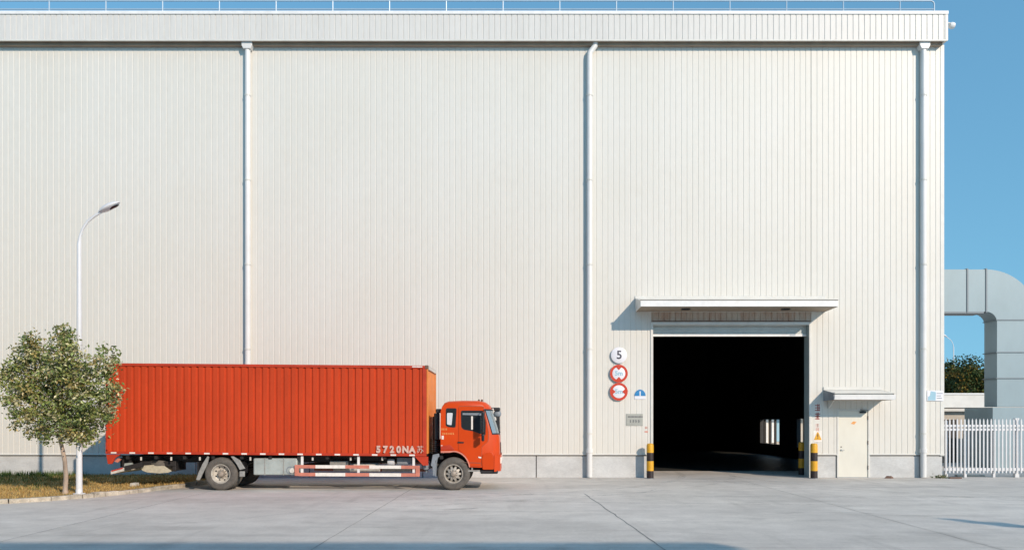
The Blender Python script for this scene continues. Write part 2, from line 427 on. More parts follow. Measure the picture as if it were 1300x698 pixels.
# masonry plinth in panels
for x0, x1 in [(a, a+4.1) for a in [DOOR[0]-.1-4.12*k for k in range(9, 0, -1)]] + [(DOOR[1]+.1, MD[0]-.06), (MD[1]+.06, MD[1]+1.9), (MD[1]+1.92, XR-.02)]:
    obj('plinth_panel', MB().box(x0, x1-.012, D+.035, D+.24, 0, PT-.06), 'plinth', wh, bevel=.008)
for x0, x1 in ((XL, DOOR[0]-.07), (DOOR[1]+.07, MD[0]-.05), (MD[1]+.05, XR+.02)):
    obj('drip_trim', MB().prism_x([(D-.03, PT-.02), (D-.03, PT+.012), (D+.01, PT+.03), (D+.2, PT+.03), (D+.2, PT-.02)], x0, x1), 'trim', wh)
    obj('dark_gap', MB().box(x0, x1, D+.05, D+.2, PT-.06, PT-.02), 'dark_gap', wh)
# inner liner with openings, roof, sides and back: closed dark hall
zi = 16.1
inn = MB()
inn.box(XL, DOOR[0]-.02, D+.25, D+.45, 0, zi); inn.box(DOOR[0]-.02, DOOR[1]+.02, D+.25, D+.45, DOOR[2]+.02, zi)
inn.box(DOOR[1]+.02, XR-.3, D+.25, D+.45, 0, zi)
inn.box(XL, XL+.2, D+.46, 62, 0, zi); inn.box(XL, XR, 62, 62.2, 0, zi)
obj('inner_wall', inn, 'interior', wh)
side = MB(); X0, X1 = XR-.22, XR
ops = [(41.75, 42.7, .6, 2.15), (45.5, 49.0, .65, 2.1)]
ya = D+.3
for a, b, z0, z1 in ops:
    side.box(X0, X1, ya, a, 0, zi); side.box(X0, X1, a, b, 0, z0); side.box(X0, X1, a, b, z1, zi); ya = b
side.box(X0, X1, ya, 62.2, 0, zi)
obj('side_wall', side, 'interior', wh)
for a, b, z0, z1 in ops:
    yy = a
    while yy < b-.2:
        obj('window_mullion', MB().box(X0+.05, X1-.05, yy, yy+.12, z0+.002, z1-.002), 'dark_gap', wh); yy += .95
sc = MB()
for k in range(int((62-D)/.205)):
    y0 = D+.32+k*.205
    if y0+.17 < 62: sc.box(XR+.002, XR+.024, y0, y0+.165, 2.4, ZT)
obj('side_cladding', sc, 'cladding', wh)
obj('roof', MB().box(XL, XR+.02, D+.02, 62.2, ZT+.45, WZ(18)), 'soffit', wh)
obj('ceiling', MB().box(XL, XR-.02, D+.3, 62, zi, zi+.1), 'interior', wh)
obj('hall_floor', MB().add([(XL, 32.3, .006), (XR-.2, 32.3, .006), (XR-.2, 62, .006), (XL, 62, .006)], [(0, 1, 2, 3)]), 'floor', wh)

# fascia overhang
FD = .33; FY = D-FD; fs = 1000/FY
def FX(px): return (px-650)/fs
def FZ(py): return H+(532-py)/fs
XF = FX(1203)
z0, z1 = FZ(51.8), FZ(14.5)
obj('fascia', corrugated(XL, XF, lambda x: [(z0+.03, z1-.1)], FY, .02, pitch=.204), 'fascia', wh)
obj('fascia_cap', MB().box(XL, XF+.02, FY-.035, D+.3, z1-.115, z1), 'white', wh, bevel=.008)
obj('fascia_end', MB().box(XF-.08, XF+.012, FY-.01, D+.28, z0+.012, z1-.118), 'trim', wh)
obj('fascia_sill', MB().box(XL, XF, FY-.012, FY+.05, z0-.01, z0+.03), 'trim', wh)
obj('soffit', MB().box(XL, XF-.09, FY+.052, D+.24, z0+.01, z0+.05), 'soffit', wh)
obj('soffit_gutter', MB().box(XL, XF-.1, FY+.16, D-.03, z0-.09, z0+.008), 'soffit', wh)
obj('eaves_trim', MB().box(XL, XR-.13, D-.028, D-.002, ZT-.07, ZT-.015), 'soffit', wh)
# downpipes
for px, kind in ((-113, 0), (316, 0), (748, 1), (1170, 0)):
    x = WX(px); r = .10; yc = D-.125
    mb = MB().tube([(x, yc, .03), (x, yc, ZT-.45)] if kind else [(x, yc, .03), (x, yc, ZT-.12)], r, 18)
    p = obj('downpipe', mb, 'pipe', wh, smooth=40)
    if kind:
        obj('pipe_elbow', MB().tube([(x, yc, ZT-.452), (x+.02, yc, ZT-.33), (x+.12, yc, ZT-.2), (x+.2, yc, ZT-.08), (x+.2, yc, ZT+.04)], r*1.02, 18), 'pipe', p, smooth=50)
    else:
        obj('rainwater_hopper', MB().prism([(x-.13, ZT-.24), (x+.13, ZT-.24), (x+.19, ZT-.12), (x+.19, ZT+.03), (x-.19, ZT+.03), (x-.19, ZT-.12)], yc-.13, yc+.13), 'pipe', p, bevel=.02)
    zz = 1.6
    while zz < ZT-1:
        obj('pipe_bracket', MB().lathe([(r+.002, -.03), (r+.016, -.03), (r+.016, .03), (r+.002, .03)], (x, yc, zz), 'z', 18).box(x-.03, x+.03, yc+r, D, zz-.03, zz+.03), 'trim', p, smooth=40)
        zz += 3.05
    obj('pipe_collar', MB().lathe([(r+.003, 0), (r+.022, .01), (r+.022, .15), (r+.003, .16)], (x, yc, PT+.06), 'z', 18), 'pipe', p, smooth=40)
# door frame, shutter
fx0, fx1, fz = DOOR
jm = MB().box(fx0-.09, fx0, D-.03, D+.47, 0, fz+.07)
obj('door_jamb', jm, 'trim', wh, bevel=.006)
obj('door_jamb', MB().box(fx1, fx1+.09, D-.03, D+.03, 0, fz+.07), 'trim', wh, bevel=.006)
obj('door_reveal', MB().box(fx1, fx1+.06, D+.033, D+.47, 0, fz), 'reveal_shade', wh)
obj('door_header', MB().box(fx0+.002, fx1-.002, D-.03, D+.06, fz-.04, fz+.07), 'trim', wh, bevel=.006)
shz = H+(532-427)/(1000/(D+.25))
slats = []
sh = MB(); zz = shz+.09; k = 0
while zz < fz+.02:
    sh.prism_x([(D+.24, zz), (D+.225, zz+.035), (D+.24, zz+.07), (D+.27, zz+.07), (D+.27, zz)], fx0+.01, fx1-.01); zz += .0705
shu = obj('roller_shutter', sh, 'shutter', wh)
obj('bottom_bar', MB().box(fx0+.012, fx1-.012, D+.2, D+.28, shz, shz+.088), 'white', shu, bevel=.006)
obj('lock', MB().box(fx1-.62, fx1-.42, D+.185, D+.2, shz+.03, shz+.06), 'steel', shu)
# big canopy over the opening
CX0, CX1, CDp = WX(806.5), WX(1047.2), 1.15
cy = D-CDp
cp = MB()
obj('canopy', MB().prism_x([(cy+.025, 6.055), (D-.002, 6.055), (D-.002, 6.50), (cy+.025, 6.25)], CX0+.025, CX1-.025), 'trim', wh)
can = wh.children[-1]
obj('canopy_fascia', MB().box(CX0, CX1, cy-.02, cy+.023, 6.035, 6.24), 'white', can, bevel=.006)
obj('canopy_edge', MB().box(CX0-.02, CX1+.02, cy-.04, cy+.05, 6.262, 6.30), 'trim', can)
obj('canopy_gap', MB().box(CX0, CX1, cy-.01, cy+.02, 6.242, 6.26), 'dark_gap', can)
obj('canopy_flashing', MB().prism_x([(D-.03, 6.50), (D-.03, 6.56), (D-.004, 6.58), (D-.004, 6.44), (D-.2, 6.44), (D-.2, 6.46)], CX0-.01, CX1+.01), 'trim', can)
obj('canopy_end', MB().prism_x([(cy-.01, 6.03), (D-.005, 6.0), (D-.005, 6.49), (cy-.01, 6.25)], CX0-.004, CX0+.022), 'trim', can)
obj('canopy_end', MB().prism_x([(cy-.01, 6.03), (D-.005, 6.0), (D-.005, 6.49), (cy-.01, 6.25)], CX1-.022, CX1+.004), 'trim', can)
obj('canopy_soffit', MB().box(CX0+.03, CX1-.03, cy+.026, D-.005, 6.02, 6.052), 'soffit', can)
for px in (871, 998):
    x = (px-650)/(1000/(cy+.4))
    obj('downlight', MB().lathe([(0, 0), (.15, 0), (.17, -.03), (.14, -.035), (.12, -.01), (0, -.01)], (x, cy+.45, 6.018), 'z', 24), 'black', can)
obj('rust_flashing', MB().box(fx0-.05, fx1+.05, D-.05, D-.031, fz+.072, fz+.10), 'rust', wh)
# small canopy over the personnel door
SX0, SX1, SDp = WX(1045.5), WX(1119), .96
sy = D-SDp
sc_ = obj('door_canopy', MB().prism_x([(sy+.02, 2.83), (D-.002, 2.83), (D-.002, 3.17), (sy+.02, 3.02)], SX0+.02, SX1-.02), 'trim', wh)
obj('gutter', MB().prism_x([(sy-.06, 2.82), (sy-.09, 2.97), (sy-.075, 2.97), (sy-.05, 2.84), (sy+.01, 2.84), (sy+.01, 2.97), (sy+.018, 2.97), (sy+.018, 2.80), (sy-.05, 2.80)], SX0-.02, SX1+.02), 'white', sc_)
obj('canopy_lip', MB().box(SX0-.01, SX1+.01, sy-.04, sy+.05, 3.021, 3.06), 'trim', sc_)
obj('canopy_flashing', MB().box(SX0-.01, SX1+.01, D-.035, D-.004, 3.172, 3.29), 'trim', sc_)
obj('canopy_end', MB().prism_x([(sy-.0, 2.80), (D-.005, 2.78), (D-.005, 3.17), (sy-.0, 3.03)], SX0-.005, SX0+.018), 'grey_plastic', sc_)
obj('canopy_end', MB().prism_x([(sy-.0, 2.80), (D-.005, 2.78), (D-.005, 3.17), (sy-.0, 3.03)], SX1-.018, SX1+.005), 'trim', sc_)
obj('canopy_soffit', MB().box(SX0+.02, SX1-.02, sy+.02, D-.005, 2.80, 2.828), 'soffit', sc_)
for x in (SX0+.15,):
    obj('canopy_bracket', MB().prism_x([(D-.01, 2.5), (D-.01, 2.79), (D-.5, 2.79), (D-.5, 2.76), (D-.05, 2.5)], x, x+.03), 'trim', sc_)
# personnel door
mx0, mx1, mz = MD
obj('door_frame', MB().box(mx0-.055, mx0, D-.02, D+.12, 0, mz+.055).box(mx1, mx1+.055, D-.02, D+.12, 0, mz+.055).box(mx0+.001, mx1-.001, D-.02, D+.12, mz, mz+.055), 'trim', wh)
dr = obj('door', MB().box(mx0+.006, mx1-.006, D+.012, D+.07, .02, mz-.006), 'door', wh, bevel=.004)
obj('door_backing', MB().box(mx0-.05, mx1+.05, D+.1, D+.14, 0, mz+.05), 'dark_gap', wh)
obj('door_handle', MB().lathe([(0, -.03), (.028, -.03), (.034, 0)], (mx0+.1, D+.012, WZ(571)), 'y', 14).tube([(mx0+.1, D-.03, WZ(571)), (mx0+.2, D-.035, WZ(571))], .012, 8), 'steel', dr, smooth=40)
obj('lock_cylinder', MB().lathe([(0, -.012), (.02, -.012), (.022, 0)], (mx0+.1, D+.012, WZ(567)), 'y', 12), 'black', dr)
for zz in (.3, 1.2, 2.1): obj('hinge', MB().tube([(mx1-.004, D-.012, zz), (mx1-.004, D-.012, zz+.14)], .013, 8), 'rust', dr)
obj('door_closer', MB().box(mx1-.3, mx1-.08, D-.04, D+.012, mz-.09, mz-.03).tube([(mx1-.28, D-.06, mz-.03), (mx1-.02, D-.1, mz+.01), (mx1-.3, D-.05, mz+.03)], .012, 6), 'black', dr)
yb = WX(1084)
obj('door_notice', MB().prism([(yb-.11, WZ(537.5)), (yb+.02, WZ(538.5)), (yb+.1, WZ(535)), (yb-.02, WZ(534.5))], D+.007, D+.0105), 'gold', dr)
obj('door_sill', MB().box(mx0-.05, mx1+.05, D-.05, D+.1, 0, .018), 'steel', wh)
# roof railing
rl = MB(); yr = D+.1; rx1 = (1186-650)/(1000/yr); rs = 1000/yr
zt, zm = H+(532-1.5)/rs, H+(532-12)/rs
rail = obj('railing', MB().tube([(XL, yr, zt), (rx1-.12, yr, zt), (rx1-.03, yr, zt-.04), (rx1, yr, zt-.13), (rx1, yr, WZ(18))], .024, 8), 'railing', wh, smooth=50)
obj('lower_rail', MB().tube([(XL, yr, zm), (rx1, yr, zm)], .02, 8), 'railing', rail)
px = 1142.5
k = 0
while (px-650)/rs > XL+.5 and k < 26:
    x = (px-650)/rs
    obj('railing_post', MB().tube([(x, yr, WZ(18)-.05), (x, yr, zt)], .024, 8).box(x-.05, x+.05, yr-.05, yr+.05, WZ(18), WZ(18)+.025), 'railing', rail)
    px -= 72; k += 1
# fixture on the corner
fx = FX(1203)+.02; fzz = FZ(29)
obj('corner_floodlight', MB().tube([(fx, FY+.2, fzz+.05), (fx+.12, FY+.18, fzz+.07), (fx+.2, FY+.14, fzz+.02)], .035, 8).merge(MB().lathe([(0, 0), (.09, 0), (.12, .08), (.10, .16), (0, .17)], (fx+.12, FY+.12, fzz-.05), 'x', 14)), 'white', wh, smooth=40)
# little painted marks on the cladding beside the openings
def marks(name, x, ztop, w_, n, h, m, label, cat):
    mb = MB(); rs_ = random.Random(int(x*100))
    for k in range(n):
        z = ztop-k*h*1.15
        for q in range(3): mb.box(x-w_/2, x+w_/2*rs_.uniform(.6, 1), D-.0065, D-.0045, z-h*(.15+.32*q)-h*.1, z-h*(.15+.32*q))
        for q in range(2):
            xx = x+w_*rs_.uniform(-.4, .3); mb.box(xx, xx+w_*.13, D-.0085, D-.007, z-h*.95, z)
    return mb
n1 = thing('notice', 'dark red vertical lettering on a strip in the small canopy shadow', 'notice', (WX(1038), D, WZ(530)))
obj('panel', MB().box(WX(1033.5), WX(1042.5), D-.004, D-.0005, WZ(548), WZ(511)), 'cladding', n1)
obj('lettering', marks('m', WX(1038), WZ(512.5), .2, 2, .27, 'ink', '', ''), 'ink_red', n1)
obj('small_lettering', marks('m', WX(1037.5), WZ(526.5), .12, 1, .11, 'ink', '', '').merge(marks('m', WX(1037.5), WZ(537.5), .13, 2, .13, '', '', '')), 'ink_pale_red', n1)
n2 = thing('warning_sign', 'yellow triangular warning sign just above the right striped bollard', 'warning sign', (WX(1038), D, WZ(559)))
cx_, cz_ = WX(1038), WZ(553.5)
obj('panel', MB().box(cx_-.16, cx_+.16, D-.008, D-.001, cz_-.2, cz_+.2), 'tape', n2)
obj('symbol', MB().prism([(cx_-.14, cz_-.13), (cx_+.14, cz_-.13), (cx_+.02, cz_+.15), (cx_-.02, cz_+.15)], D-.014, D-.0085), 'yellow', n2)
obj('emblem', MB().prism([(cx_-.015, cz_-.03), (cx_+.015, cz_-.03), (cx_+.02, cz_+.08), (cx_-.02, cz_+.08)], D-.0175, D-.0145).box(cx_-.015, cx_+.015, D-.0175, D-.0145, cz_-.09, cz_-.06), 'rust', n2)

# ------------------------------------------------------------------ signs left of the opening
def disc_prof(r, t): return [(0, 0), (r-.006, 0), (r, .004), (r, t), (0, t)]
sg = thing('round_sign', 'plain white round sign with a dark 5, topmost of the stack', 'sign', (WX(785.5), D-.08, WZ(451)))
obj('disc', MB().lathe(disc_prof(.29, .03), (WX(785.5), D-.08, WZ(451)), 'y', 40), 'sign_white', sg, smooth=40)
obj('numeral', text_mb('5', .42, WX(785.8), D-.083, WZ(451), .0015, .008), 'ink', sg)
obj('bracket', MB().box(WX(785.5)-.1, WX(785.5)+.1, D-.049, D-.001, WZ(451)-.05, WZ(451)+.05), 'steel', sg)
def limit_sign(py, lab, vert):
    cx, cz = WX(785.3), WZ(py); y = D-.08
    t = thing('limit_sign', lab, 'road sign', (cx, y, cz))
    obj('disc', MB().lathe(disc_prof(.325, .03), (cx, y, cz), 'y', 44), 'sign_white', t, smooth=40)
    obj('ring', MB().lathe([(.235, -.004), (.322, -.004), (.322, -.001), (.235, -.001)], (cx, y, cz), 'y', 44, close=True), 'sign_red', t)
    for s in (-1, 1):
        tri = [(-.10, .23), (.10, .23), (0, .12)]
        pts = [(cx+a*s, cz+b*s) if vert else (cx+b*s, cz-a*s) for a, b in tri]
        obj('arrow', MB().prism(pts, y-.009, y-.0055), 'sign_red', t)
    obj('lettering', text_mb('5m', .23, cx, y-.004, cz, .0015, .006), 'ink_blue', t)
    obj('bracket', MB().box(cx-.1, cx+.1, D-.049, D-.001, cz-.05, cz+.05), 'steel', t)
limit_sign(474, 'red ringed sign with arrows above and below its figure, middle of the stack', True)
limit_sign(497, 'red ringed sign with arrows left and right of its figure, lowest of the stack', False)
bs = thing('dock_sign', 'small blue half round sign with a white number 1 beside the doorway', 'sign', (WX(812.5), D, WZ(505)))
cx, cz = WX(812.5), WZ(502.3)
obj('back_plate', MB().box(cx-.2, cx+.2, D-.02, D-.001, cz-.12, cz-.004), 'sign_white', bs, bevel=.003)
obj('blue_dome', MB().prism([(cx+.2*math.cos(a), cz+.23*math.sin(a)) for a in [math.pi*i/20 for i in range(21)]], D-.022, D-.001), 'sign_blue', bs)
obj('numeral', text_mb('1', .22, cx, D-.0245, cz+.075, .0015, .01), 'sign_white', bs)
pq = thing('plaque', 'grey metal plaque with two lines of small lettering below the signs', 'plaque', (WX(805.5), D, WZ(540)))
obj('plate', MB().box(WX(795), WX(816), D-.02, D-.001, WZ(540), WZ(525)), 'sign_grey', pq, bevel=.003)
pm = MB(); rr = random.Random(3)
for k in range(11):
    x = WX(797)+k*.05; pm.box(x, x+.034, D-.0225, D-.0205, WZ(529.5), WZ(528))
obj('small_lettering', pm, 'ink', pq)
pm = MB()
for k in range(4):
    x = WX(799.3)+k*.1
    for q in range(3): pm.box(x, x+.065*rr.uniform(.6, 1), D-.0225, D-.0205, WZ(533.3+q*1.15), WZ(532.9+q*1.15))
    pm.box(x+.028, x+.04, D-.0245, D-.023, WZ(536.4), WZ(532.6))
obj('lettering', pm, 'ink', pq)
st = thing('sticker', 'tiny pale red sticker on the wall beside the left door jamb', 'sticker', (WX(820.3), D, WZ(549)))
obj('marks', marks('m', WX(820.3), WZ(541), .1, 1, .09, '', '', '').merge(MB().box(WX(818.3), WX(822.6), D-.006, D-.004, WZ(548.6), WZ(546.8))), 'ink_pale_red', st)
ws = thing('wall_sign', 'blue and white sign on the wall right of the last downpipe', 'sign', (WX(1186), D, WZ(509)))
obj('panel', MB().box(WX(1176.5), WX(1197), D-.035, D-.02, WZ(508.6), WZ(495.5)), 'sign_white', ws)
obj('blue_field', MB().prism([(WX(1177.5), WZ(508)), (WX(1187), WZ(508)), (WX(1187.5), WZ(497.5)), (WX(1181), WZ(496.2)), (WX(1180), WZ(502)), (WX(1177.5), WZ(503.5))], D-.039, D-.0355), 'ink_blue', ws)
mb = MB()
for k, (a, b) in enumerate(((1188.5, 1196), (1188.5, 1194), (1188.5, 1195))): mb.box(WX(a), WX(b), D-.039, D-.0355, WZ(499.6+3*k), WZ(498.8+3*k))
obj('lettering', mb, 'grey_plastic', ws)

# ------------------------------------------------------------------ bollards
def bollard(x, y, label):
    t = thing('bollard', label, 'bollard', (x, y, 0), 'yellow and black striped bollards at the doorway')
    r = .125; z = [0, .27, .62, .92, 1.22]
    for i, m in enumerate(('bollard_black', 'yellow', 'bollard_black', 'yellow')):
        prof = [(r, z[i]), (r, z[i+1])]
        if i == 3: prof = [(r, z[3]), (r, 1.17), (r*.93, 1.215), (r*.7, 1.245), (0, 1.255)]
        obj('stripe' if i != 3 else 'cap_stripe', MB().lathe(prof, (x, y, .004), 'z', 24), m, t, smooth=40)
    obj('base_plate', MB().lathe([(r+.03, 0), (r+.03, .012), (r, .014)], (x, y, 0), 'z', 24), 'steel', t)
    return t
b0 = bollard((825.5-650)/35.5, 28.2, 'striped bollard in the sun left of the dark doorway')
for x, y, lab in (((1033.8-650)/35.5, 28.2, 'striped bollard in the sun between the doorway and the white door'),
                  ((1018.0-650)/(1000/29.9), 29.9, 'striped bollard in the dark just inside the doorway')):
    c = copy_tree(b0); c.location = (x, y, 0); c['label'] = lab

# ------------------------------------------------------------------ truck
tr = thing('box_truck', 'orange red box truck parked side-on along the warehouse', 'truck', (-6.3, TY+1.2, 0))
def rake(v): return Vector((v.x, v.y, v.z-(v.x+12.06)*.0082))
bx0, bx1 = TX(134), TX(541.3)
bz0, bz1 = TZ(575.7), TZ(460.6)
W = 2.46
rl0 = bz0+.075; rt0 = bz1-.085
box = obj('cargo_box', corrugated(bx0+.05, bx1-.13, lambda x: [(rl0, rt0)], TY+.02, .035, .212, .09, bx0), 'red', tr, xf=rake)
obj('far_side', MB().box(bx0+.05, bx1-.05, TY+W-.06, TY+W-.02, rl0, rt0), 'red', box, xf=rake)
obj('box_roof', MB().box(bx0+.01, bx1-.01, TY+.05, TY+W-.05, bz1-.03, bz1-.008), 'rail_red', box, xf=rake)
obj('box_floor', MB().box(bx0+.01, bx1-.01, TY+.06, TY+W-.06, bz0+.005, bz0+.07), 'chassis', box, xf=rake)
obj('rear_door', MB().box(bx0-.01, bx0+.045, TY+.06, TY+W-.06, rl0, rt0), 'red', box, xf=rake)
for y in (TY, TY+W-.055):
    obj('bottom_rail', MB().box(bx0, bx1, y, y+.055, bz0, rl0), 'rail_red', box, bevel=.006, xf=rake)
    obj('top_rail', MB().box(bx0, bx1, y, y+.055, rt0, bz1), 'rail_red', box, bevel=.01, xf=rake)
    obj('corner_post', MB().box(bx1-.12, bx1+.002, y, y+.1, rl0+.001, rt0-.001), 'rail_red', box, bevel=.012, xf=rake)
    obj('corner_post', MB().box(bx0-.002, bx0+.05, y, y+.1, rl0+.001, rt0-.001), 'rail_red', box, bevel=.01, xf=rake)
fr = corrugated(TY+.1, TY+W-.1, lambda x: [(rl0, rt0-.02)], 0, .05, .31, .14)
fr.v = [(bx1+.02-y, x, z) for x, y, z in fr.v]
obj('front_panel', fr, 'orange', box, xf=rake)
obj('front_edge', MB().box(bx1+.003, bx1+.05, TY+.002, TY+.06, rl0, rt0-.01).box(bx1+.003, bx1+.05, TY+W-.06, TY+W, rl0, rt0-.01), 'orange', box, bevel=.01, xf=rake)
obj('front_cap', MB().box(bx1+.001, bx1+.06, TY+.13, TY+W-.02, rt0-.02, bz1+.012), 'dirty_white', box, xf=rake)
obj('corner_casting', MB().box(bx1-.04, bx1+.056, TY-.012, TY+.12, rt0-.012, bz1+.012), 'rust', box, bevel=.012, xf=rake)
obj('marker_light', MB().box(bx1-.42, bx1-.12, TY-.014, TY-.001, bz1-.052, bz1-.02), 'tape', box, xf=rake)
for k in range(18):
    x = bx0+.16+k*.553; 
    if x+.16 < bx1: obj('reflective_tape', MB().box(x, x+.165, TY-.004, TY-.0012, bz0+.012, bz0+.056), 'tape', box, xf=rake)
obj('door_hinge_bar', MB().box(bx0-.03, bx0-.011, TY+.02, TY+.05, 1.6, 1.68).box(bx0-.03, bx0-.011, TY+.02, TY+.05, 2.6, 2.68), 'steel', box, xf=rake)
# reversed registration lettering
chars = ['5', '7', '2', '0', 'N', 'A', '苏']
tb = MB()
x = TX(480.5)
for c in chars:
    tb.merge(text_mb(c, .27 if c != '苏' else .235, x+(.035 if c == '苏' else 0), TY-.004, TZ(567.6), .0015, .016 if c != '苏' else 0, sx=.92)); x += .2
obj('lettering', tb, 'faded_white', box, xf=rake)
tb = MB()
obj('rear_corner_skirt', MB().prism([(TX(134.5), TZ(576.5)), (TX(153), TZ(576.5)), (TX(146), TZ(581)), (TX(141.5), TZ(588.5)), (TX(136.5), TZ(588.5))], TY+.02, TY+.07), 'rail_red', box)
obj('front_corner_skirt', MB().prism([(TX(526.5), TZ(579.3)), (TX(543.5), TZ(579.3)), (TX(543.5), TZ(590.5)), (TX(537), TZ(590.5))], TY+.02, TY+.07), 'rail_red', box)
# chassis
chs = MB()
for y in (TY+.72, TY+1.66): chs.box(TX(150), -.75, y, y+.09, .80, 1.03)
for x in [-11.5+k*.85 for k in range(12)]: chs.box(x, x+.09, TY+.1, TY+W-.1, .93, 1.028)
cha = obj('chassis_frame', chs, 'chassis', tr)
obj('sub_frame', MB().box(TX(155), TX(538), TY+.5, TY+.56, .86, 1.02), 'chassis', cha)
ax = MB()
for x in (-8.67, -1.745): ax.tube([(x, TY+.3, .49), (x, TY+W-.3, .49)], .085, 12)
ax.lathe([(0, -.24), (.15, -.22), (.22, -.08), (.22, .08), (.15, .22), (0, .24)], (-8.67, TY+1.23, .5), 'y', 18)
ax.tube([(-8.5, TY+1.23, .55), (-5, TY+1.23, .78), (-2.3, TY+1.23, .85)], .06, 10)
obj('axle', ax, 'chassis', cha, smooth=40)
for x in (-8.67, -1.745):
    for y in (TY+.62, TY+1.76):
        lf = MB().tube([(x-.8, y, .82), (x-.4, y, .68), (x, y, .62), (x+.4, y, .68), (x+.8, y, .82)], .045, 8)
        obj('leaf_spring', lf, 'chassis', cha)
eng = MB().box(-2.1, -.72, TY+.62, TY+1.9, .52, 1.12).box(-2.5, -2.15, TY+.8, TY+1.7, .6, 1.05)
obj('engine', eng, 'chassis', cha, bevel=.05)
for px in (176.5, 215, 251.5, 316, 395.5, 444, 484.5):
    obj('hanger_bolt', MB().box(TX(px)-.025, TX(px)+.025, TY+.12, TY+.15, TZ(584.5), TZ(580)), 'dirty_white', cha, bevel=.008)
# wheels (axis along Y; outer face towards -Y)
def tyre_mb(c, r=.492, w_=.27):
    p = [(.275, .02), (.30, .0), (.36, -.012), (.43, -.006), (.462, .01), (.482, .03), (.492, .055)]
    n = 5; gro = []
    a, b = .055, w_-.055
    for i in range(n):
        y0 = a+(b-a)*i/n; y1 = a+(b-a)*(i+1)/n
        gro += [(.492, y0+.002), (.492, y1-.012), (.478, y1-.010), (.478, y1-.002)]
    p = p[:-1]+gro+[(.482, w_-.03), (.462, w_-.01), (.43, w_+.006), (.36, w_+.012), (.30, w_), (.275, w_-.02)]
    return MB().lathe(p, c, 'y', 64, close=True)
def rim_front(c, side=1):
    m = MB().lathe([(.276, .03), (.285, .005), (.262, .006), (.255, .03), (.245, .06), (.238, .09)], c, 'y', 48)
    return m
def wheel(x, y, front, dual_y=None):
    t = bpy.data.objects.new('wheel', None); C.objects.link(t); t.parent = tr; t.location = Vector((x, y, .492))-tr.location
    c = (x, y, .492)
    ty = obj('tyre', tyre_mb(c), 'tyre', t, smooth=35)
    obj('sidewall_ring', MB().lathe([(.335, -.012), (.341, -.016), (.347, -.012)], c, 'y', 64), 'tyre', ty, smooth=60)
    if front:
        obj('rim', rim_front(c), 'rim', t, smooth=50)
        # disc bulging outward with ten hand holes between spokes
        m = MB(); K = 10
        for k in range(K):
            a0 = 2*math.pi*k/K
            def P(r, a, yy): return (x+r*math.cos(a), y+yy, .492+r*math.sin(a))
            da = .20
            quads = [[P(.25, a0-da*.9, .075), P(.25, a0+da*.9, .075), P(.205, a0+da*.62, .03), P(.205, a0-da*.62, .03)],
                     [P(.205, a0-da*.62, .03), P(.205, a0+da*.62, .03), P(.15, a0+.31, .0), P(.15, a0-.31, .0)],
                     [P(.15, a0-.315, .0), P(.15, a0+.315, .0), P(.085, a0+.315, -.01), P(.085, a0-.315, -.01)]]
            for q in quads:
                q2 = [(vx, vy+.02, vz) for vx, vy, vz in q]
                m.add(q+q2, [(0, 1, 2, 3), (7, 6, 5, 4), (0, 4, 5, 1), (1, 5, 6, 2), (2, 6, 7, 3), (3, 7, 4, 0)])
        obj('wheel_disc', m, 'rim', t)
        obj('hub', MB().lathe([(.088, 0), (.085, -.05), (.07, -.075), (.045, -.085), (0, -.086)], (x, y-.002, .492), 'y', 24), 'hub', t, smooth=40)
        nuts = MB()
        for k in range(10):
            a = 2*math.pi*(k+.5)/10; nuts.lathe([(.014, 0), (.014, -.035), (0, -.036)], (x+.118*math.cos(a), y-.005, .492+.118*math.sin(a)), 'y', 6)
        obj('wheel_nuts', nuts, 'hub', t)
        obj('brake_drum', MB().lathe([(0, .1), (.236, .1), (.236, .2), (0, .2)], c, 'y', 32), 'chassis', t)
    else:
        prof = [(.276, .03), (.287, .002), (.268, .004), (.258, .03), (.25, .075), (.232, .115), (.165, .135), (.15, .142)]
        obj('rim', MB().lathe(prof, c, 'y', 48), 'rim_rear', t, smooth=50)
        obj('wheel_disc', MB().lathe([(.152, .14), (.10, .13), (.10, .145), (.152, .155)], c, 'y', 40, close=True), 'rim_rear', t, smooth=50)
        for k in range(8):
            a = 2*math.pi*(k+.5)/8; holes = MB().lathe([(0, -.003), (.026, -.003), (.026, .01)], (x+.20*math.cos(a), y+.122, .492+.20*math.sin(a)), 'y', 14)
            obj('hand_hole', holes, 'black', t)
        obj('hub', MB().lathe([(.10, .14), (.098, .06), (.08, .03), (.075, .0), (.04, -.012), (0, -.013)], c, 'y', 24), 'hub', t, smooth=40)
        nuts = MB()
        for k in range(10):
            a = 2*math.pi*k/10; nuts.lathe([(.014, .13), (.014, .095), (0, .094)], (x+.128*math.cos(a), y, .492+.128*math.sin(a)), 'y', 6)
        obj('wheel_nuts', nuts, 'hub', t)
        obj('inner_tyre', tyre_mb((x, y+.33, .492)), 'tyre', t, smooth=35)
        obj('brake_drum', MB().lathe([(0, .16), (.245, .16), (.245, .6), (0, .6)], c, 'y', 32), 'chassis', t)
    return t
w1 = wheel(-8.67, TY+.08, False); w2 = wheel(-1.745, TY+.12, True)
for ww, x, y in ((w1, -8.67, TY+W-.08), (w2, -1.745, TY+W-.12)):
    c = copy_tree(ww, tr); c.location = Vector((x, y, .492))-tr.location; c.rotation_euler = (0, 0, math.pi)
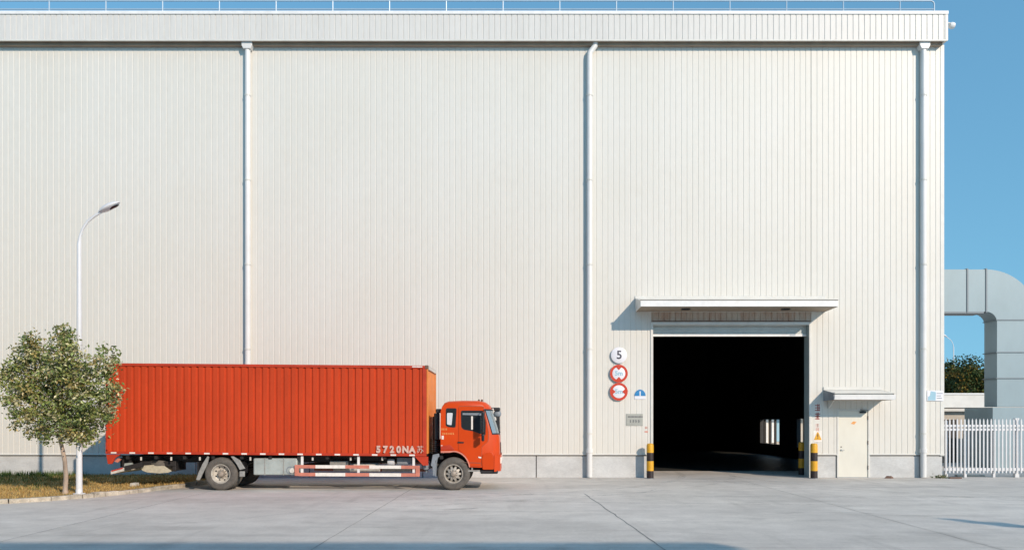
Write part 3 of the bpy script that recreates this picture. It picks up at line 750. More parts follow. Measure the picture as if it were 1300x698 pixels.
# mudguards
def plate(path, w0, w1, th=.012):
    mb = MB(); n = len(path)
    for i in range(n-1):
        (xa, za), (xb, zb) = path[i], path[i+1]
        d = Vector((xb-xa, zb-za)).normalized(); nx, nz = -d.y*th, d.x*th
        mb.add([(xa, w0, za), (xb, w0, zb), (xb, w1, zb), (xa, w1, za), (xa+nx, w0, za+nz), (xb+nx, w0, zb+nz), (xb+nx, w1, zb+nz), (xa+nx, w1, za+nz)],
               [(0, 3, 2, 1), (4, 5, 6, 7), (0, 1, 5, 4), (1, 2, 6, 5), (2, 3, 7, 6), (3, 0, 4, 7)])
    return mb
mgm = []
a1 = obj('mudguard', MB().prism([(TX(262.5), TZ(578.8)), (TX(264.5), TZ(580)), (TX(262.5), TZ(589)), (TX(257), TZ(600)), (TX(252.5), TZ(609.5)), (TX(248), TZ(609)), (TX(251), TZ(600)), (TX(256), TZ(589))], TY+.04, TY+.10), 'mudguard', tr, bevel=.01)
a2 = obj('mudguard', MB().prism([(TX(292.5), TZ(579)), (TX(295.5), TZ(579)), (TX(304), TZ(584)), (TX(310.5), TZ(594.5)), (TX(304), TZ(596.3)), (TX(300), TZ(589))], TY+.02, TY+.09), 'mudguard', tr, bevel=.01)
obj('mud_flap', MB().box(TX(248.5), TX(250.5), TY+.1, TY+.62, .32, .85), 'black', tr)
obj('mud_flap', MB().box(TX(304), TX(306), TY+.1, TY+.62, .5, .85), 'black', tr)
obj('bracket', MB().box(TX(303), TX(309.5), TY+.06, TY+.12, TZ(605), TZ(598)), 'mudguard', tr, bevel=.015)
obj('mudguard', plate([(-2.26, .42), (-2.25, .8), (-2.2, 1.02)], TY+.1, TY+.46, .03), 'grey_plastic', tr)
obj('mudguard_front', MB().prism([(TX(546.5), TZ(591)), (TX(549), TZ(577)), (TX(557), TZ(575.5)), (TX(557.5), TZ(579)), (TX(552.5), TZ(585)), (TX(551.5), TZ(603.5)), (TX(549), TZ(603.5)), (TX(548.5), TZ(592))], TY+.06, TY+.13), 'grey_plastic', tr, bevel=.012)
# spare wheel slung under the rear
sp = bpy.data.objects.new('spare_wheel', None); C.objects.link(sp); sp.parent = tr
sc0 = Vector((TX(194), TY+.75, .70)); sp.location = sc0-tr.location
def tilt(v):
    m = Matrix.Rotation(R(-13), 3, 'X') @ Matrix.Rotation(R(2), 3, 'Y'); return sc0+m@(v-sc0)
ts = MB().lathe([(.25, -.10), (.33, -.115), (.41, -.11), (.455, -.08), (.465, 0), (.455, .08), (.41, .11), (.33, .115), (.25, .10)], sc0, 'z', 48, close=True)
obj('tyre', ts, 'tyre', sp, smooth=40, xf=tilt)
obj('rim', MB().lathe([(.29, -.118), (.285, -.09), (.25, -.1), (.22, -.04), (.12, -.03), (0, -.03)], sc0, 'z', 40), 'spare', sp, smooth=40, xf=tilt)
obj('underside_tray', MB().prism([(TX(172), TZ(594)), (TX(177), TZ(591.3)), (TX(190), TZ(590.3)), (TX(203), TZ(592)), (TX(212.5), TZ(598.5)), (TX(208), TZ(600.5)), (TX(196), TZ(601.5)), (TX(181), TZ(600.3)), (TX(174.5), TZ(597.8))], TY+.3, TY+.33), 'spare', sp, bevel=.01)
obj('carrier', MB().box(TX(170), TX(217), TY+.34, TY+.42, TZ(592.5), TZ(586)).box(TX(212), TX(217), TY+.36, TY+1.1, TZ(598.5), TZ(585)), 'chassis', sp, bevel=.02)
# rear under-run bumper, tilted bar with red and white tape
ur = bpy.data.objects.new('rear_bumper', None); C.objects.link(ur); ur.parent = tr; ur.location = Vector((TX(146), TY+1, .55))-tr.location
def bar(x0, z0_, x1, z1_, h, y0, y1): return MB().prism([(x0, z0_), (x1, z1_), (x1, z1_+h), (x0, z0_+h)], y0, y1)
obj('bar', bar(TX(138.5), TZ(602), TX(155), TZ(597.8), .10, TY+.1, TY+W-.1), 'dirty_white', ur)
obj('red_tape', bar(TX(139.5), TZ(598.6), TX(154), TZ(594.8), .035, TY+.09, TY+.098), 'sign_red', ur)
obj('arm', bar(TX(153), TZ(598), TX(178), TZ(592.5), .14, TY+.14, TY+.24).box(TX(149), TX(160), TY+.3, TY+.4, TZ(592), TZ(579)), 'chassis', ur)
obj('arm', MB().box(TX(142), TX(150), TY+.5, TY+W-.5, TZ(594), TZ(582)), 'chassis', ur)
obj('tail_lamp', MB().prism([(TX(143.5), TZ(585.5)), (TX(148), TZ(581.5)), (TX(152), TZ(583)), (TX(148), TZ(587))], TY+.08, TY+.14), 'salmon', ur)
obj('tail_lamp_bracket', MB().prism([(TX(152), TZ(592.5)), (TX(164), TZ(590)), (TX(162), TZ(587.5)), (TX(153), TZ(588.5))], TY+.25, TY+.3), 'alu', ur)
# tool box / tank
tk = obj('fuel_tank', MB().box(TX(319.8), TX(376), TY+.12, TY+.72, TZ(603), TZ(581.5)), 'alu', tr, bevel=.04)
obj('tank_strap', MB().box(TX(334), TX(335.2), TY+.112, TY+.73, TZ(603.3), TZ(581.2)).box(TX(358), TX(359.2), TY+.112, TY+.73, TZ(603.3), TZ(581.2)), 'mudguard', tk)
obj('filler_cap', MB().lathe([(0, -.05), (.07, -.05), (.085, -.02), (.085, 0)], (TX(369.5), TY+.12, TZ(597.3)), 'y', 20), 'dirty_white', tk, smooth=40)
obj('filler_recess', MB().lathe([(.088, -.006), (.12, -.006), (.12, 0)], (TX(367), TY+.118, TZ(597)), 'y', 20), 'grey_plastic', tk)
# side guards, near and far
def guard(y, parent):
    g_ = obj('side_guard', MB().box(TX(373.5), TX(379), y, y+.03, TZ(603.8), TZ(589.8)), 'salmon', parent, bevel=.006)
    obj('guard_end', MB().box(TX(527.3), TX(532.7), y, y+.03, TZ(604.8), TZ(590.8)), 'salmon', g_, bevel=.006)
    segs = [(379, 400, 'salmon'), (400, 438, 'tape'), (438, 468.5, 'salmon'), (468.5, 509, 'tape'), (509, 527.3, 'salmon')]
    for a, b, m in segs:
        for q, (za, zb) in enumerate(((589.9, 594), (599.7, 604))):
            dz = (a-373)/160*.9; dz2 = (b-373)/160*.9
            obj('guard_rail', MB().prism([(TX(a)+.001, TZ(zb+dz)), (TX(b)-.001, TZ(zb+dz2)), (TX(b)-.001, TZ(za+dz2)), (TX(a)+.001, TZ(za+dz))], y+.002, y+.028), m, g_)
    for a in (382.7, 454.5, 524.8):
        obj('guard_post', MB().box(TX(a)-.035, TX(a)+.035, y+.03, y+.07, TZ(600), TZ(578.5)), 'white', g_)
    return g_
guard(TY+.04, tr); guard(TY+W-.1, tr)
# assorted gear under the deck
bt = obj('battery_box', MB().box(TX(502), TX(521), TY+.3, TY+.75, TZ(590), TZ(581)), 'grey_plastic', tr, bevel=.02)
obj('air_tank', MB().tube([(TX(440), TY+.55, .66), (TX(478), TY+.55, .66)], .13, 18), 'dirty_white', tr, smooth=40)
obj('air_dryer', MB().lathe([(0, -.1), (.09, -.09), (.11, -.02), (.1, .1), (0, .12)], (TX(494), TY+.35, TZ(587)), 'x', 16), 'curtain', tr, smooth=40)
obj('spare_box', MB().box(TX(415), TX(438), TY+.35, TY+.7, TZ(592), TZ(585.5)), 'mudguard', tr, bevel=.02)
obj('air_tank', MB().lathe([(0, -.02), (.1, -.01), (.125, .05), (.125, .6), (0, .62)], (TX(540), TY+.2, TZ(592)), 'y', 20).box(TX(539), TX(541.5), TY+.3, TY+.4, TZ(600), TZ(596)), 'grey_plastic', tr, smooth=40)
# snorkel between box and cab
sn = obj('air_intake', MB().tube([(TX(552.5), TY+.5, .95), (TX(551), TY+.45, 1.3), (TX(551.5), TY+.42, 1.5)], .085, 14).box(TX(549.5), TX(556.5), TY+.3, TY+.52, 1.5, TZ(524)), 'black_gloss', tr, bevel=.03, smooth=40)
obj('intake_head', MB().box(TX(552), TX(559), TY+.26, TY+.56, TZ(524), TZ(518.5)), 'black', sn, bevel=.03)
obj('bellows', MB().lathe([(.085, -.2), (.105, -.18), (.085, -.15), (.105, -.12), (.085, -.09), (.105, -.06), (.085, -.03), (.105, 0), (.085, .03), (.105, .06), (.085, .1)], (TX(551.5), TY+.43, 1.32), 'z', 16), 'black', sn, smooth=40)
obj('back_frame', MB().box(TX(546.5), TX(549.3), TY+.7, TY+.8, .95, 2.2).box(TX(546.5), TX(549.3), TY+1.7, TY+1.8, .95, 2.2).box(TX(546.5), TX(556), TY+.6, TY+1.8, .95, 1.5), 'chassis', tr)

# cab
CY0, CW = TY+.10, 2.30
cab = bpy.data.objects.new('cab', None); C.objects.link(cab); cab.parent = tr; cab.location = Vector((-1.3, CY0+CW/2, 1))-tr.location
# outline: (x, z, front-weight, roof-weight)
FR = .20
out = [(-2.126, 1.14, 0, 0), (-2.132, 1.8, 0, 0), (-2.126, 2.36, 0, 0), (-2.09, 2.5, 0, .5), (-2.02, 2.60, 0, .8), (-1.9, 2.655, 0, 1), (-1.5, 2.675, 0, 1),
       (-1.0, 2.67, .3, 1), (-.80, 2.63, .7, 1), (-.69, 2.55, .9, .6), (-.62, 2.42, 1, .2), (-.54, 2.16, 1, 0), (-.46, 1.9, 1, 0), (-.41, 1.72, 1, 0), (-.375, 1.6, 1, 0), (-.36, 1.3, 1, 0), (-.355, 1.02, 1, 0), (-.36, .70, 1, 0),
       (-.95, .68, 0, 0), (-1.34, .68, 0, 0)]
arch = [(-1.745+.47*math.cos(a), .60+.54*math.sin(a)) for a in [R(10+k*10) for k in range(0, 9)]]
out = out[:-1] + [(x, z, 0, 0) for x, z in arch] + [(-1.85, 1.135, 0, 0)]
def layer(d):
    k = max(0, 1-d/.34); q = k*k
    kr = max(0, 1-d/.16); qr = kr*kr
    return [(x-FR*fw*q, z-.07*rw*qr) for x, z, fw, rw in out]
ds = [0, .02, .05, .09, .14, .2, .27, .34]
ys = [(CY0+d, layer(d)) for d in ds] + [(CY0+CW-d, layer(d)) for d in reversed(ds)]
ys[0] = (CY0+.006, ys[0][1])
mb = MB(); n = len(out)
for y, L_ in ys: mb.v += [(x, y, z) for x, z in L_]
for i in range(len(ys)-1):
    mb.f += [(i*n+k, i*n+(k+1) % n, (i+1)*n+(k+1) % n, (i+1)*n+k) for k in range(n)]
mb.f += [tuple(range(n)), tuple((len(ys)-1)*n+k for k in reversed(range(n)))]
shell = obj('cab_shell', mb, 'cab_red', cab, smooth=38)
def xfront(z):
    pts = [(o[1], o[0]) for o in out if o[2] >= .9 and o[0] > -.8]; pts.sort()
    for (za, xa), (zb, xb) in zip(pts, pts[1:]):
        if za <= z <= zb: return xa+(xb-xa)*(z-za)/(zb-za)
    return pts[0][1] if z < pts[0][0] else pts[-1][1]
def front_sheet(z0_, z1_, d0, off=.008, nz=8, ny=28, th=.0):
    mb = MB()
    for i in range(nz+1):
        z = z0_+(z1_-z0_)*i/nz
        for j in range(ny+1):
            t = j/ny; yy = CY0+d0+(CW-2*d0)*t; d = min(yy-CY0, CY0+CW-yy); k = max(0, 1-d/.34)
            sgn = 1 if yy > CY0+CW/2 else -1
            mb.v.append((xfront(z)-FR*k*k+off, yy+(sgn*off*.9*(1 if d < .2 else 0)), z))
    for i in range(nz):
        for j in range(ny): mb.f.append((i*(ny+1)+j, i*(ny+1)+j+1, (i+1)*(ny+1)+j+1, (i+1)*(ny+1)+j))
    return mb
obj('windscreen_seal', front_sheet(1.66, 2.42, .0, .006), 'black', cab, smooth=60)
obj('windscreen', front_sheet(1.70, 2.37, .012, .012), 'windscreen', cab, smooth=60)
obj('grille', front_sheet(1.08, 1.40, .5, .012), 'black', cab)
obj('wiper', MB().tube([(xfront(1.7)+.03, CY0+.4, 1.7), (xfront(2.1)+.03, CY0+.75, 2.08)], .012, 6).tube([(xfront(1.7)+.03, CY0+1.3, 1.7), (xfront(2.1)+.03, CY0+1.65, 2.08)], .012, 6), 'black', cab)
# door
def rounded(pts, r=.05, k=4):
    out_ = []; n = len(pts)
    for i in range(n):
        p = Vector(pts[i]); a = (Vector(pts[i-1])-p); b = (Vector(pts[(i+1) % n])-p)
        rr = min(r, a.length*.45, b.length*.45); a = p+a.normalized()*rr; b = p+b.normalized()*rr
        for j in range(k+1):
            t = j/k; out_.append(tuple(a*(1-t)**2+p*2*t*(1-t)+b*t*t))
    return out_
dx0, dx1 = TX(582), TX(617)
dpts = [(dx0, 2.50), (dx0, 1.20), (-1.50, 1.13), (-1.36, 1.0), (-1.24, .72), (TX(611), .72), (TX(611.5), 1.3), (TX(619.5), 1.45), (TX(620), 1.72), (TX(616.5), 2.16), (TX(613.5), 2.50)]
dpts = rounded(dpts, .05)
obj('door_seam', MB().prism([((x+1.2)*1.018-1.2+.003, (z-1.5)*1.011+1.5) for x, z in dpts], CY0+.0035, CY0+.0058), 'rust', shell)
cd = obj('door', MB().prism(dpts, CY0-.008, CY0+.0034), 'cab_red', shell)
wp = rounded([(TX(585.5), TZ(521.5)), (TX(586), TZ(541.5)), (TX(589), TZ(544.3)), (TX(600), TZ(546)), (TX(615.5), TZ(551.5)), (TX(616), TZ(535)), (TX(612.5), TZ(521.5))], .05)
obj('window_seal', MB().prism([((x+1.15)*1.05-1.15, (z-2.13)*1.07+2.13) for x, z in wp], CY0-.011, CY0-.0082), 'black', cd)
sw = obj('side_window', MB().prism(wp, CY0-.0145, CY0-.0112), 'glass', cd)
obj('window_bar', MB().box(TX(598), TX(600.2), CY0-.0175, CY0-.0148, TZ(545), TZ(528)), 'tape', sw)
obj('sun_visor', MB().prism([(TX(587), TZ(524)), (TX(611), TZ(524)), (TX(611.5), TZ(527)), (TX(587), TZ(526.3))], CY0-.0175, CY0-.0148), 'grey_plastic', sw)
obj('door_handle', MB().prism(rounded([(TX(580.7), TZ(560.3)), (TX(589), TZ(560.8)), (TX(588.5), TZ(562.5)), (TX(581), TZ(562.3))], .015), CY0-.022, CY0-.0085), 'black', cd)
obj('door_crease', MB().prism([(TX(584), TZ(586.3)), (TX(610), TZ(587.3)), (TX(610), TZ(588)), (TX(590), TZ(587.2))], CY0-.0105, CY0-.0083), 'rust', cd)
qp = rounded([(TX(566.5), TZ(518.6)), (TX(566.3), TZ(539.5)), (TX(569), TZ(541.3)), (TX(577.5), TZ(542)), (TX(578.8), TZ(518.6))], .05)
obj('window_seal', MB().prism([((x+1.8)*1.12-1.8, (z-2.1)*1.06+2.1) for x, z in qp], CY0-.001, CY0+.003), 'black', shell)
qw = obj('quarter_window', MB().prism(qp, CY0-.005, CY0-.0012), 'glass', shell)
obj('curtain', MB().prism(rounded([(TX(567.2), TZ(523.8)), (TX(567.2), TZ(538.5)), (TX(573), TZ(539.5)), (TX(574.5), TZ(523.8))], .03), CY0-.0085, CY0-.0052), 'curtain', qw)
# fender flare round the arch
fl = MB(); path = [(-2.12, 1.12), (-1.85, 1.125)] + [(-1.745+.475*math.cos(a), .60+.545*math.sin(a)) for a in [R(90-k*9) for k in range(0, 10)]]
mb = MB()
for i in range(len(path)-1):
    (xa, za), (xb, zb) = path[i], path[i+1]
    ca = Vector((-1.745, .5)); oa = (Vector((xa, za))-ca).normalized()*.035; ob = (Vector((xb, zb))-ca).normalized()*.035
    if i == 0: oa = Vector((0, .05))
    if i <= 1: ob = Vector((0, .05)) if i == 0 else ob
    if i == 1: oa = Vector((0, .05))
    mb.add([(xa, CY0-.035, za), (xb, CY0-.035, zb), (xb+ob.x, CY0-.03, zb+ob.y), (xa+oa.x, CY0-.03, za+oa.y), (xa, CY0+.25, za), (xb, CY0+.25, zb), (xb+ob.x, CY0+.004, zb+ob.y), (xa+oa.x, CY0+.004, za+oa.y)],
           [(0, 1, 2, 3), (3, 2, 6, 7), (0, 4, 5, 1)])
obj('fender_flare', mb, 'salmon', cab, smooth=40)  # sun glare along the flare is put into this paler colour
obj('wheel_well', MB().lathe([(.53, 0), (.53, .5), (.1, .5)], (-1.745, CY0+.03, .60), 'y', 32), 'black', cab) if False else None
obj('fender_panel', MB().prism(rounded([(TX(552.5)+.15, TZ(566)), (TX(571), TZ(564.5)), (TX(574), TZ(567.5)), (TX(577), TZ(571)), (TX(559.2), TZ(571))], .03), CY0-.012, CY0+.003), 'rail_red', cab, bevel=.006)
# bumper with lamps
bp_ = rounded([(TX(612.5), .62), (TX(611.5), .9), (TX(612.5), 1.06), (TX(617), 1.12), (TX(624.5), 1.14), (TX(627), 1.0), (TX(627), .62)], .04)
bumper = obj('bumper', MB().prism(bp_, CY0-.02, CY0+.012), 'cab_red', cab, bevel=.01)
obj('bumper_front', front_sheet(.56, 1.05, .0, .03), 'cab_red', bumper, smooth=60)
obj('headlight', front_sheet(.76, .98, .02, .04, 3, 40), 'lamp_glass', bumper, smooth=60) if False else None
hl = MB()
for s in (0, 1):
    y0_ = CY0+.14 if not s else CY0+CW-.5
    o_ = []
obj('headlight', MB().box(-.40, -.31, CY0+.22, CY0+.52, .78, .98), 'lamp_glass', bumper, bevel=.03)
obj('headlight', MB().box(-.40, -.31, CY0+CW-.52, CY0+CW-.22, .78, .98), 'lamp_glass', bumper, bevel=.03)
obj('bumper_lip', MB().box(TX(609.5), -.42, CY0+.04, CY0+CW-.04, TZ(601.5), .60), 'black', bumper, bevel=.03)
obj('turn_signal', MB().prism(rounded([(TX(607), TZ(579.3)), (TX(611), TZ(579.8)), (TX(610.7), TZ(581.7)), (TX(607.3), TZ(581))], .01), CY0-.022, CY0-.0085), 'tape', cab)
obj('step', MB().box(TX(594), TX(609), CY0+.02, CY0+.3, TZ(598.7), TZ(596.8)).box(TX(598), TX(600), CY0+.05, CY0+.1, TZ(597), TZ(593)), 'mudguard', cab, bevel=.006)
# roof markers
for px in (607.2, 611.2):
    obj('roof_marker', MB().lathe([(.035, 0), (.035, .03), (.02, .06), (0, .065)], (TX(px), CY0+.35, 2.655), 'z', 10), 'rust', cab)
# mirrors: near pair and far pair
def mirror(y, s, parent):
    root = bpy.data.objects.new('mirror', None); C.objects.link(root); root.parent = parent; root.location = Vector((-.75, y, 2.1))-wl(parent)
    yy = y-.27*s
    obj('mirror_arm', MB().tube([(TX(616), y, 2.42), (TX(615), yy, 2.40), (TX(614.5), yy, 1.75), (TX(612), y-.03*s, 1.66)], .016, 8), 'black', root)
    obj('mirror_housing', MB().box(TX(611.3), TX(614.8), min(yy-.1, yy+.1), max(yy-.1, yy+.1), 1.72, 2.33), 'black_gloss', root, bevel=.025)
    obj('lower_mirror', MB().box(TX(611.5), TX(615.3), min(yy-.1, yy+.1), max(yy-.1, yy+.1), 1.47, 1.68), 'black_gloss', root, bevel=.03)
    return root
mirror(CY0, 1, cab); mirror(CY0+CW, -1, cab)
# forward-looking mirror hanging off the far front corner
fm = bpy.data.objects.new('front_mirror', None); C.objects.link(fm); fm.parent = cab; fm.location = Vector((-.3, CY0+CW-.2, 2.3))-wl(cab)
s2 = 1000/(CY0+.9)
def MX(px): return (px-650)/s2
def MZ(py): return H+(532-py)/s2
obj('mirror_arm', MB().tube([(MX(619), CY0+.7, MZ(518)), (MX(626), CY0+.8, MZ(517.5)), (MX(632), CY0+.9, MZ(518))], .014, 8).tube([(MX(633.5), CY0+.9, MZ(528)), (MX(634), CY0+.9, MZ(545)), (MX(631.5), CY0+.9, MZ(554))], .022, 8), 'black', fm)
obj('mirror_housing', MB().box(MX(627), MX(635), CY0+.78, CY0+1.02, MZ(521.5), MZ(517)), 'black', fm, bevel=.03)
obj('mirror_bowl', MB().lathe([(0, -.07), (.06, -.065), (.11, -.02), (.12, .03), (0, .05)], (MX(631.5), CY0+.9, MZ(525)), 'y', 20), 'grey_plastic', fm, smooth=50)
obj('mirror_blade', MB().prism([(MX(629.5), MZ(528)), (MX(634.5), MZ(528)), (MX(634.8), MZ(552)), (MX(632.5), MZ(553)), (MX(631.5), MZ(540))], CY0+.85, CY0+.95), 'black', fm, bevel=.01)
# gold and white markings on the cab side
gm = MB(); rr = random.Random(9)
def glyphs(mb, px0, px1, py0, py1, n, y):
    for k in range(n):
        a = px0+(px1-px0)*k/n; b = a+(px1-px0)/n*.72
        for q in range(3):
            z = py0+(py1-py0)*(q+.1)/3; mb.box(TX(a), TX(a+(b-a)*rr.uniform(.55, 1)), y-.002, y, TZ(z+.45), TZ(z))
        xm = a+(b-a)*rr.uniform(.2, .7); mb.box(TX(xm), TX(xm+.45), y-.004, y-.0022, TZ(py1), TZ(py0))
glyphs(gm, 559.8, 568, 543.3, 546, 4, CY0+.004); glyphs(gm, 561, 577, 549, 551.5, 7, CY0+.004)
obj('gold_lettering', gm, 'gold', shell)
obj('white_decal', MB().box(TX(560.3), TX(563), CY0-.001, CY0+.004, TZ(557.5), TZ(552.8)).box(TX(559.5), TX(561.5), CY0-.001, CY0+.004, TZ(566.5), TZ(565)), 'tape', shell)

# ------------------------------------------------------------------ street lamp and tree
LS = 47.0; LY = 1000/LS
def LX(px): return (px-650)/LS
def LZ(py): return H+(532-py)/LS
def street_lamp(X, Y, z0_, s, r0, r1, label, m='lamp_pole', flip=1, sc_=1.0):
    t = thing('street_lamp', label, 'street lamp', (X, Y, z0_))
    top = z0_+(6.74 if flip > 0 else 7.05)*sc_
    path = [(X, Y, z0_), (X, Y, z0_+3*sc_), (X, Y, top)]
    rad = [r0, (r0+r1)/2, r1]
    for a, b in ((.03, .22), (.10, .42), (.24, .62), (.42, .76), (.60, .87)):
        path.append((X+flip*a*sc_, Y, top+b*sc_)); rad.append(r1*.62)
    p = obj('pole', MB().tube(path, rad, 16), m, t, smooth=50)
    hx, hz = X+flip*.56*sc_, top+.86*sc_; L_ = .60*sc_
    hb = MB(); N = 12
    ca, sa = math.cos(R(27)), math.sin(R(27))
    for i in range(N+1):
        u = i/N; wd = .155*sc_*math.sin(math.pi*min(1, .12+u*.84))**.7; th = .10*sc_*math.sin(math.pi*min(1, .1+u*.86))**.8
        for k in range(16):
            a = k*2*math.pi/16; lx = u*L_; lz = th*math.sin(a)*(1 if math.sin(a) > 0 else .55)
            hb.v.append((hx+flip*(lx*ca-lz*sa), Y+wd*math.cos(a), hz+lx*sa+lz*ca))
    for i in range(N): hb.f += [(i*16+k, i*16+(k+1) % 16, (i+1)*16+(k+1) % 16, (i+1)*16+k) for k in range(16)]
    hb.f += [tuple(range(16)), tuple(N*16+k for k in range(16))]
    hd = obj('lamp_head', hb, m, t, smooth=50)
    ln = MB(); 
    for i in range(9):
        u = .46+.46*i/8; wd = .075*sc_*math.sin(math.pi*i/8*.9+.15)
        for j in range(5):
            v_ = -1+.5*j; lx = u*L_; lz = -.072*sc_*(1-.25*abs(v_))
            ln.v.append((hx+flip*(lx*ca-lz*sa), Y+wd*v_, hz+lx*sa+lz*ca))
    for i in range(8):
        for j in range(4): ln.f.append((i*5+j, i*5+j+1, (i+1)*5+j+1, (i+1)*5+j))
    obj('lens', ln, 'black_gloss', hd)
    obj('base_flange', MB().lathe([(r0*1.9, 0), (r0*1.9, .02), (r0*1.05, .03), (r0*1.05, .12), (r0, .13)], (X, Y, z0_), 'z', 16), m, t, smooth=40)
    return t
street_lamp(LX(100.5), LY, .10, LS, .082, .055, 'tall white street lamp standing behind the small tree')

def branch(mb, p, d, L_, r, depth, spread, tips, seed):
    n = 5; path = [p.copy()]; rad = [r]; q = p.copy(); dd = d.copy()
    for i in range(n):
        dd = (dd+Vector((seed.uniform(-1, 1), seed.uniform(-1, 1), seed.uniform(-.4, .9)))*.12).normalized()
        q = q+dd*L_/n; path.append(q.copy()); rad.append(r*(1-.55*(i+1)/n))
    mb.tube(path, rad, 7)
    if depth == 0: tips.append(q); return
    for k in range(3):
        a = seed.uniform(0, 6.28); s = path[seed.randint(2, n)]
        nd = (dd+Vector((math.cos(a), math.sin(a), seed.uniform(-.1, .6)))*spread).normalized()
        branch(mb, s, nd, L_*seed.uniform(.55, .8), r*.5, depth-1, spread, tips, seed)
def leaf(mb, c, size, rnd, col, elong=1.9):
    a = Vector((rnd.gauss(0, 1), rnd.gauss(0, 1), rnd.gauss(0, .8)-.25)).normalized()
    b = a.cross(Vector((rnd.gauss(0, 1), rnd.gauss(0, 1), rnd.gauss(0, 1)))).normalized(); nn = a.cross(b)
    L_ = size*rnd.uniform(.7, 1.25); wd = L_/elong
    mb.add([c, c+a*L_*.45+b*wd*.5+nn*wd*.12, c+a*L_, c+a*L_*.45-b*wd*.5+nn*wd*.12], [(0, 1, 2), (0, 2, 3)], col)
def crown(lobes, nclump, nleaf, size, rnd, pal, clr=.13, fill=.45):
    mb = MB(); tot = sum(l[3]**2 for l in lobes)
    for (cx, cy_, cz, r) in lobes:
        for _ in range(int(nclump*r*r/tot)):
            v = Vector((rnd.gauss(0, 1), rnd.gauss(0, 1), rnd.gauss(0, 1))).normalized()
            rr_ = r*(rnd.random()**fill)*rnd.choice((1, 1, 1, 1.1))
            c = Vector((cx, cy_, cz))+Vector((v.x, v.y, v.z))*rr_
            base = rnd.choice(pal); k = rnd.uniform(.75, 1.2)
            for _ in range(int(nleaf*rnd.uniform(.5, 1.5))):
                o_ = Vector((rnd.gauss(0, 1), rnd.gauss(0, 1), rnd.gauss(0, .7)))*clr
                kk = k*rnd.uniform(.75, 1.25); leaf(mb, c+o_, size, rnd, tuple(q*kk for q in base))
    return mb
tx, tyy = LX(80), LY+.12
tree = thing('tree', 'small round crowned tree with pale slender trunk on the dry grass', 'tree', (tx, tyy, .1))
rnd = random.Random(11); tips = []
tm = MB(); fork = Vector((LX(73), tyy, LZ(558)))
tm.tube([(tx, tyy, .08), (tx-.005, tyy, .2), (LX(80.5), tyy, LZ(605)), (LX(79), tyy, LZ(585)), (LX(76), tyy, LZ(570)), fork, (LX(73.5), tyy+.03, LZ(530)), (LX(76), tyy, LZ(495)), (LX(77), tyy-.02, LZ(455)), (LX(75), tyy, LZ(425))],
        [.10, .066, .058, .054, .050, .046, .038, .032, .02, .008], 12)
for k in range(11):
    a = k*2.4; zz = LZ(560-11*k); nd = Vector((math.cos(a), math.sin(a)*.9, .75+.06*k)).normalized()
    branch(tm, Vector((LX(74), tyy, zz)), nd, .95-.04*k, .026, 1, .8, tips, rnd)
obj('trunk', tm, 'bark_young', tree, smooth=60)
pal = [tuple(2.0*q for q in c) for c in [(.24, .22, .12), (.105, .125, .030), (.085, .115, .026), (.125, .135, .038), (.07, .095, .024), (.16, .125, .038), (.10, .12, .034), (.20, .19, .10), (.06, .085, .024)]]
lob = []
for px_, py_, r_ in ((76, 424, 13), (78, 440, 20), (76, 462, 28), (34, 434, 14), (33, 448, 15), (42, 458, 24), (132, 452, 13), (120, 470, 23), (16, 466, 17), (24, 492, 25), (75, 485, 36), (112, 497, 32), (136, 500, 18), (40, 512, 32), (78, 525, 32), (108, 538, 24), (50, 547, 20), (88, 549, 17), (22, 528, 15), (124, 528, 16), (104, 553, 12), (2, 478, 14), (8, 508, 10)):
    yq = tyy-.4+random.uniform(-.5, .35)*(1 if r_ > 16 else .4); kq = yq/1000
    lob.append(((px_+4-650)*kq, yq, H+(532-py_)*kq, r_*.92*kq))
obj('crown', crown(lob, 1080, 17, .098, rnd, pal, .095, .42), 'leaf', tree)
tag(obj('stone_block', MB().prism([(LX(111), .10), (LX(119), .10), (LX(118.5), .20), (LX(112), .21)], 23.6, 23.9), 'stone', None, bevel=.02, origin=(LX(115), 23.75, .1)), 'small pale stone block on the grass by the lamp', 'stone')

# ------------------------------------------------------------------ right side: fence
fy = D+.12
fe = thing('fence', 'white metal picket fence running right from the warehouse corner', 'fence', (19, fy, 0))
f0, f1 = WX(1200.5), 25.5
fs_ = 1000/fy
def GZ(py): return H+(532-py)/fs_
for za, zb in ((541.8, 538.8), (546.3, 543.5), (597, 593.6)):
    obj('rail', MB().box(f0, f1, fy-.02, fy+.02, GZ(za), GZ(zb)), 'fence', fe)
k = 0; x = f0+.06
proto = None
while x < f1:
    if proto is None:
        proto = obj('picket', MB().box(x-.024, x+.024, fy-.045, fy-.022, GZ(600), GZ(533.5)).prism([(x-.024, GZ(533.5)+.001), (x+.024, GZ(533.5)+.001), (x, GZ(531))], fy-.045, fy-.022), 'fence', fe)
        xp = x
    else:
        c = proto.copy(); C.objects.link(c); c.parent = fe; c.location.x = x-xp
    x += .137
for px_, r_, top in ((1202, .05, 534), (1226.3, .045, 545), (1262.7, .045, 545), (1292, .075, 530.5), (1325, .045, 545), (1358, .045, 545), (1391, .075, 530.5), (1424, .045, 545)):
    xx = (px_-650)/fs_
    obj('post', MB().box(xx-r_, xx+r_, fy+.022, fy+.022+2*r_, 0, GZ(top)), 'fence', fe, bevel=.006)
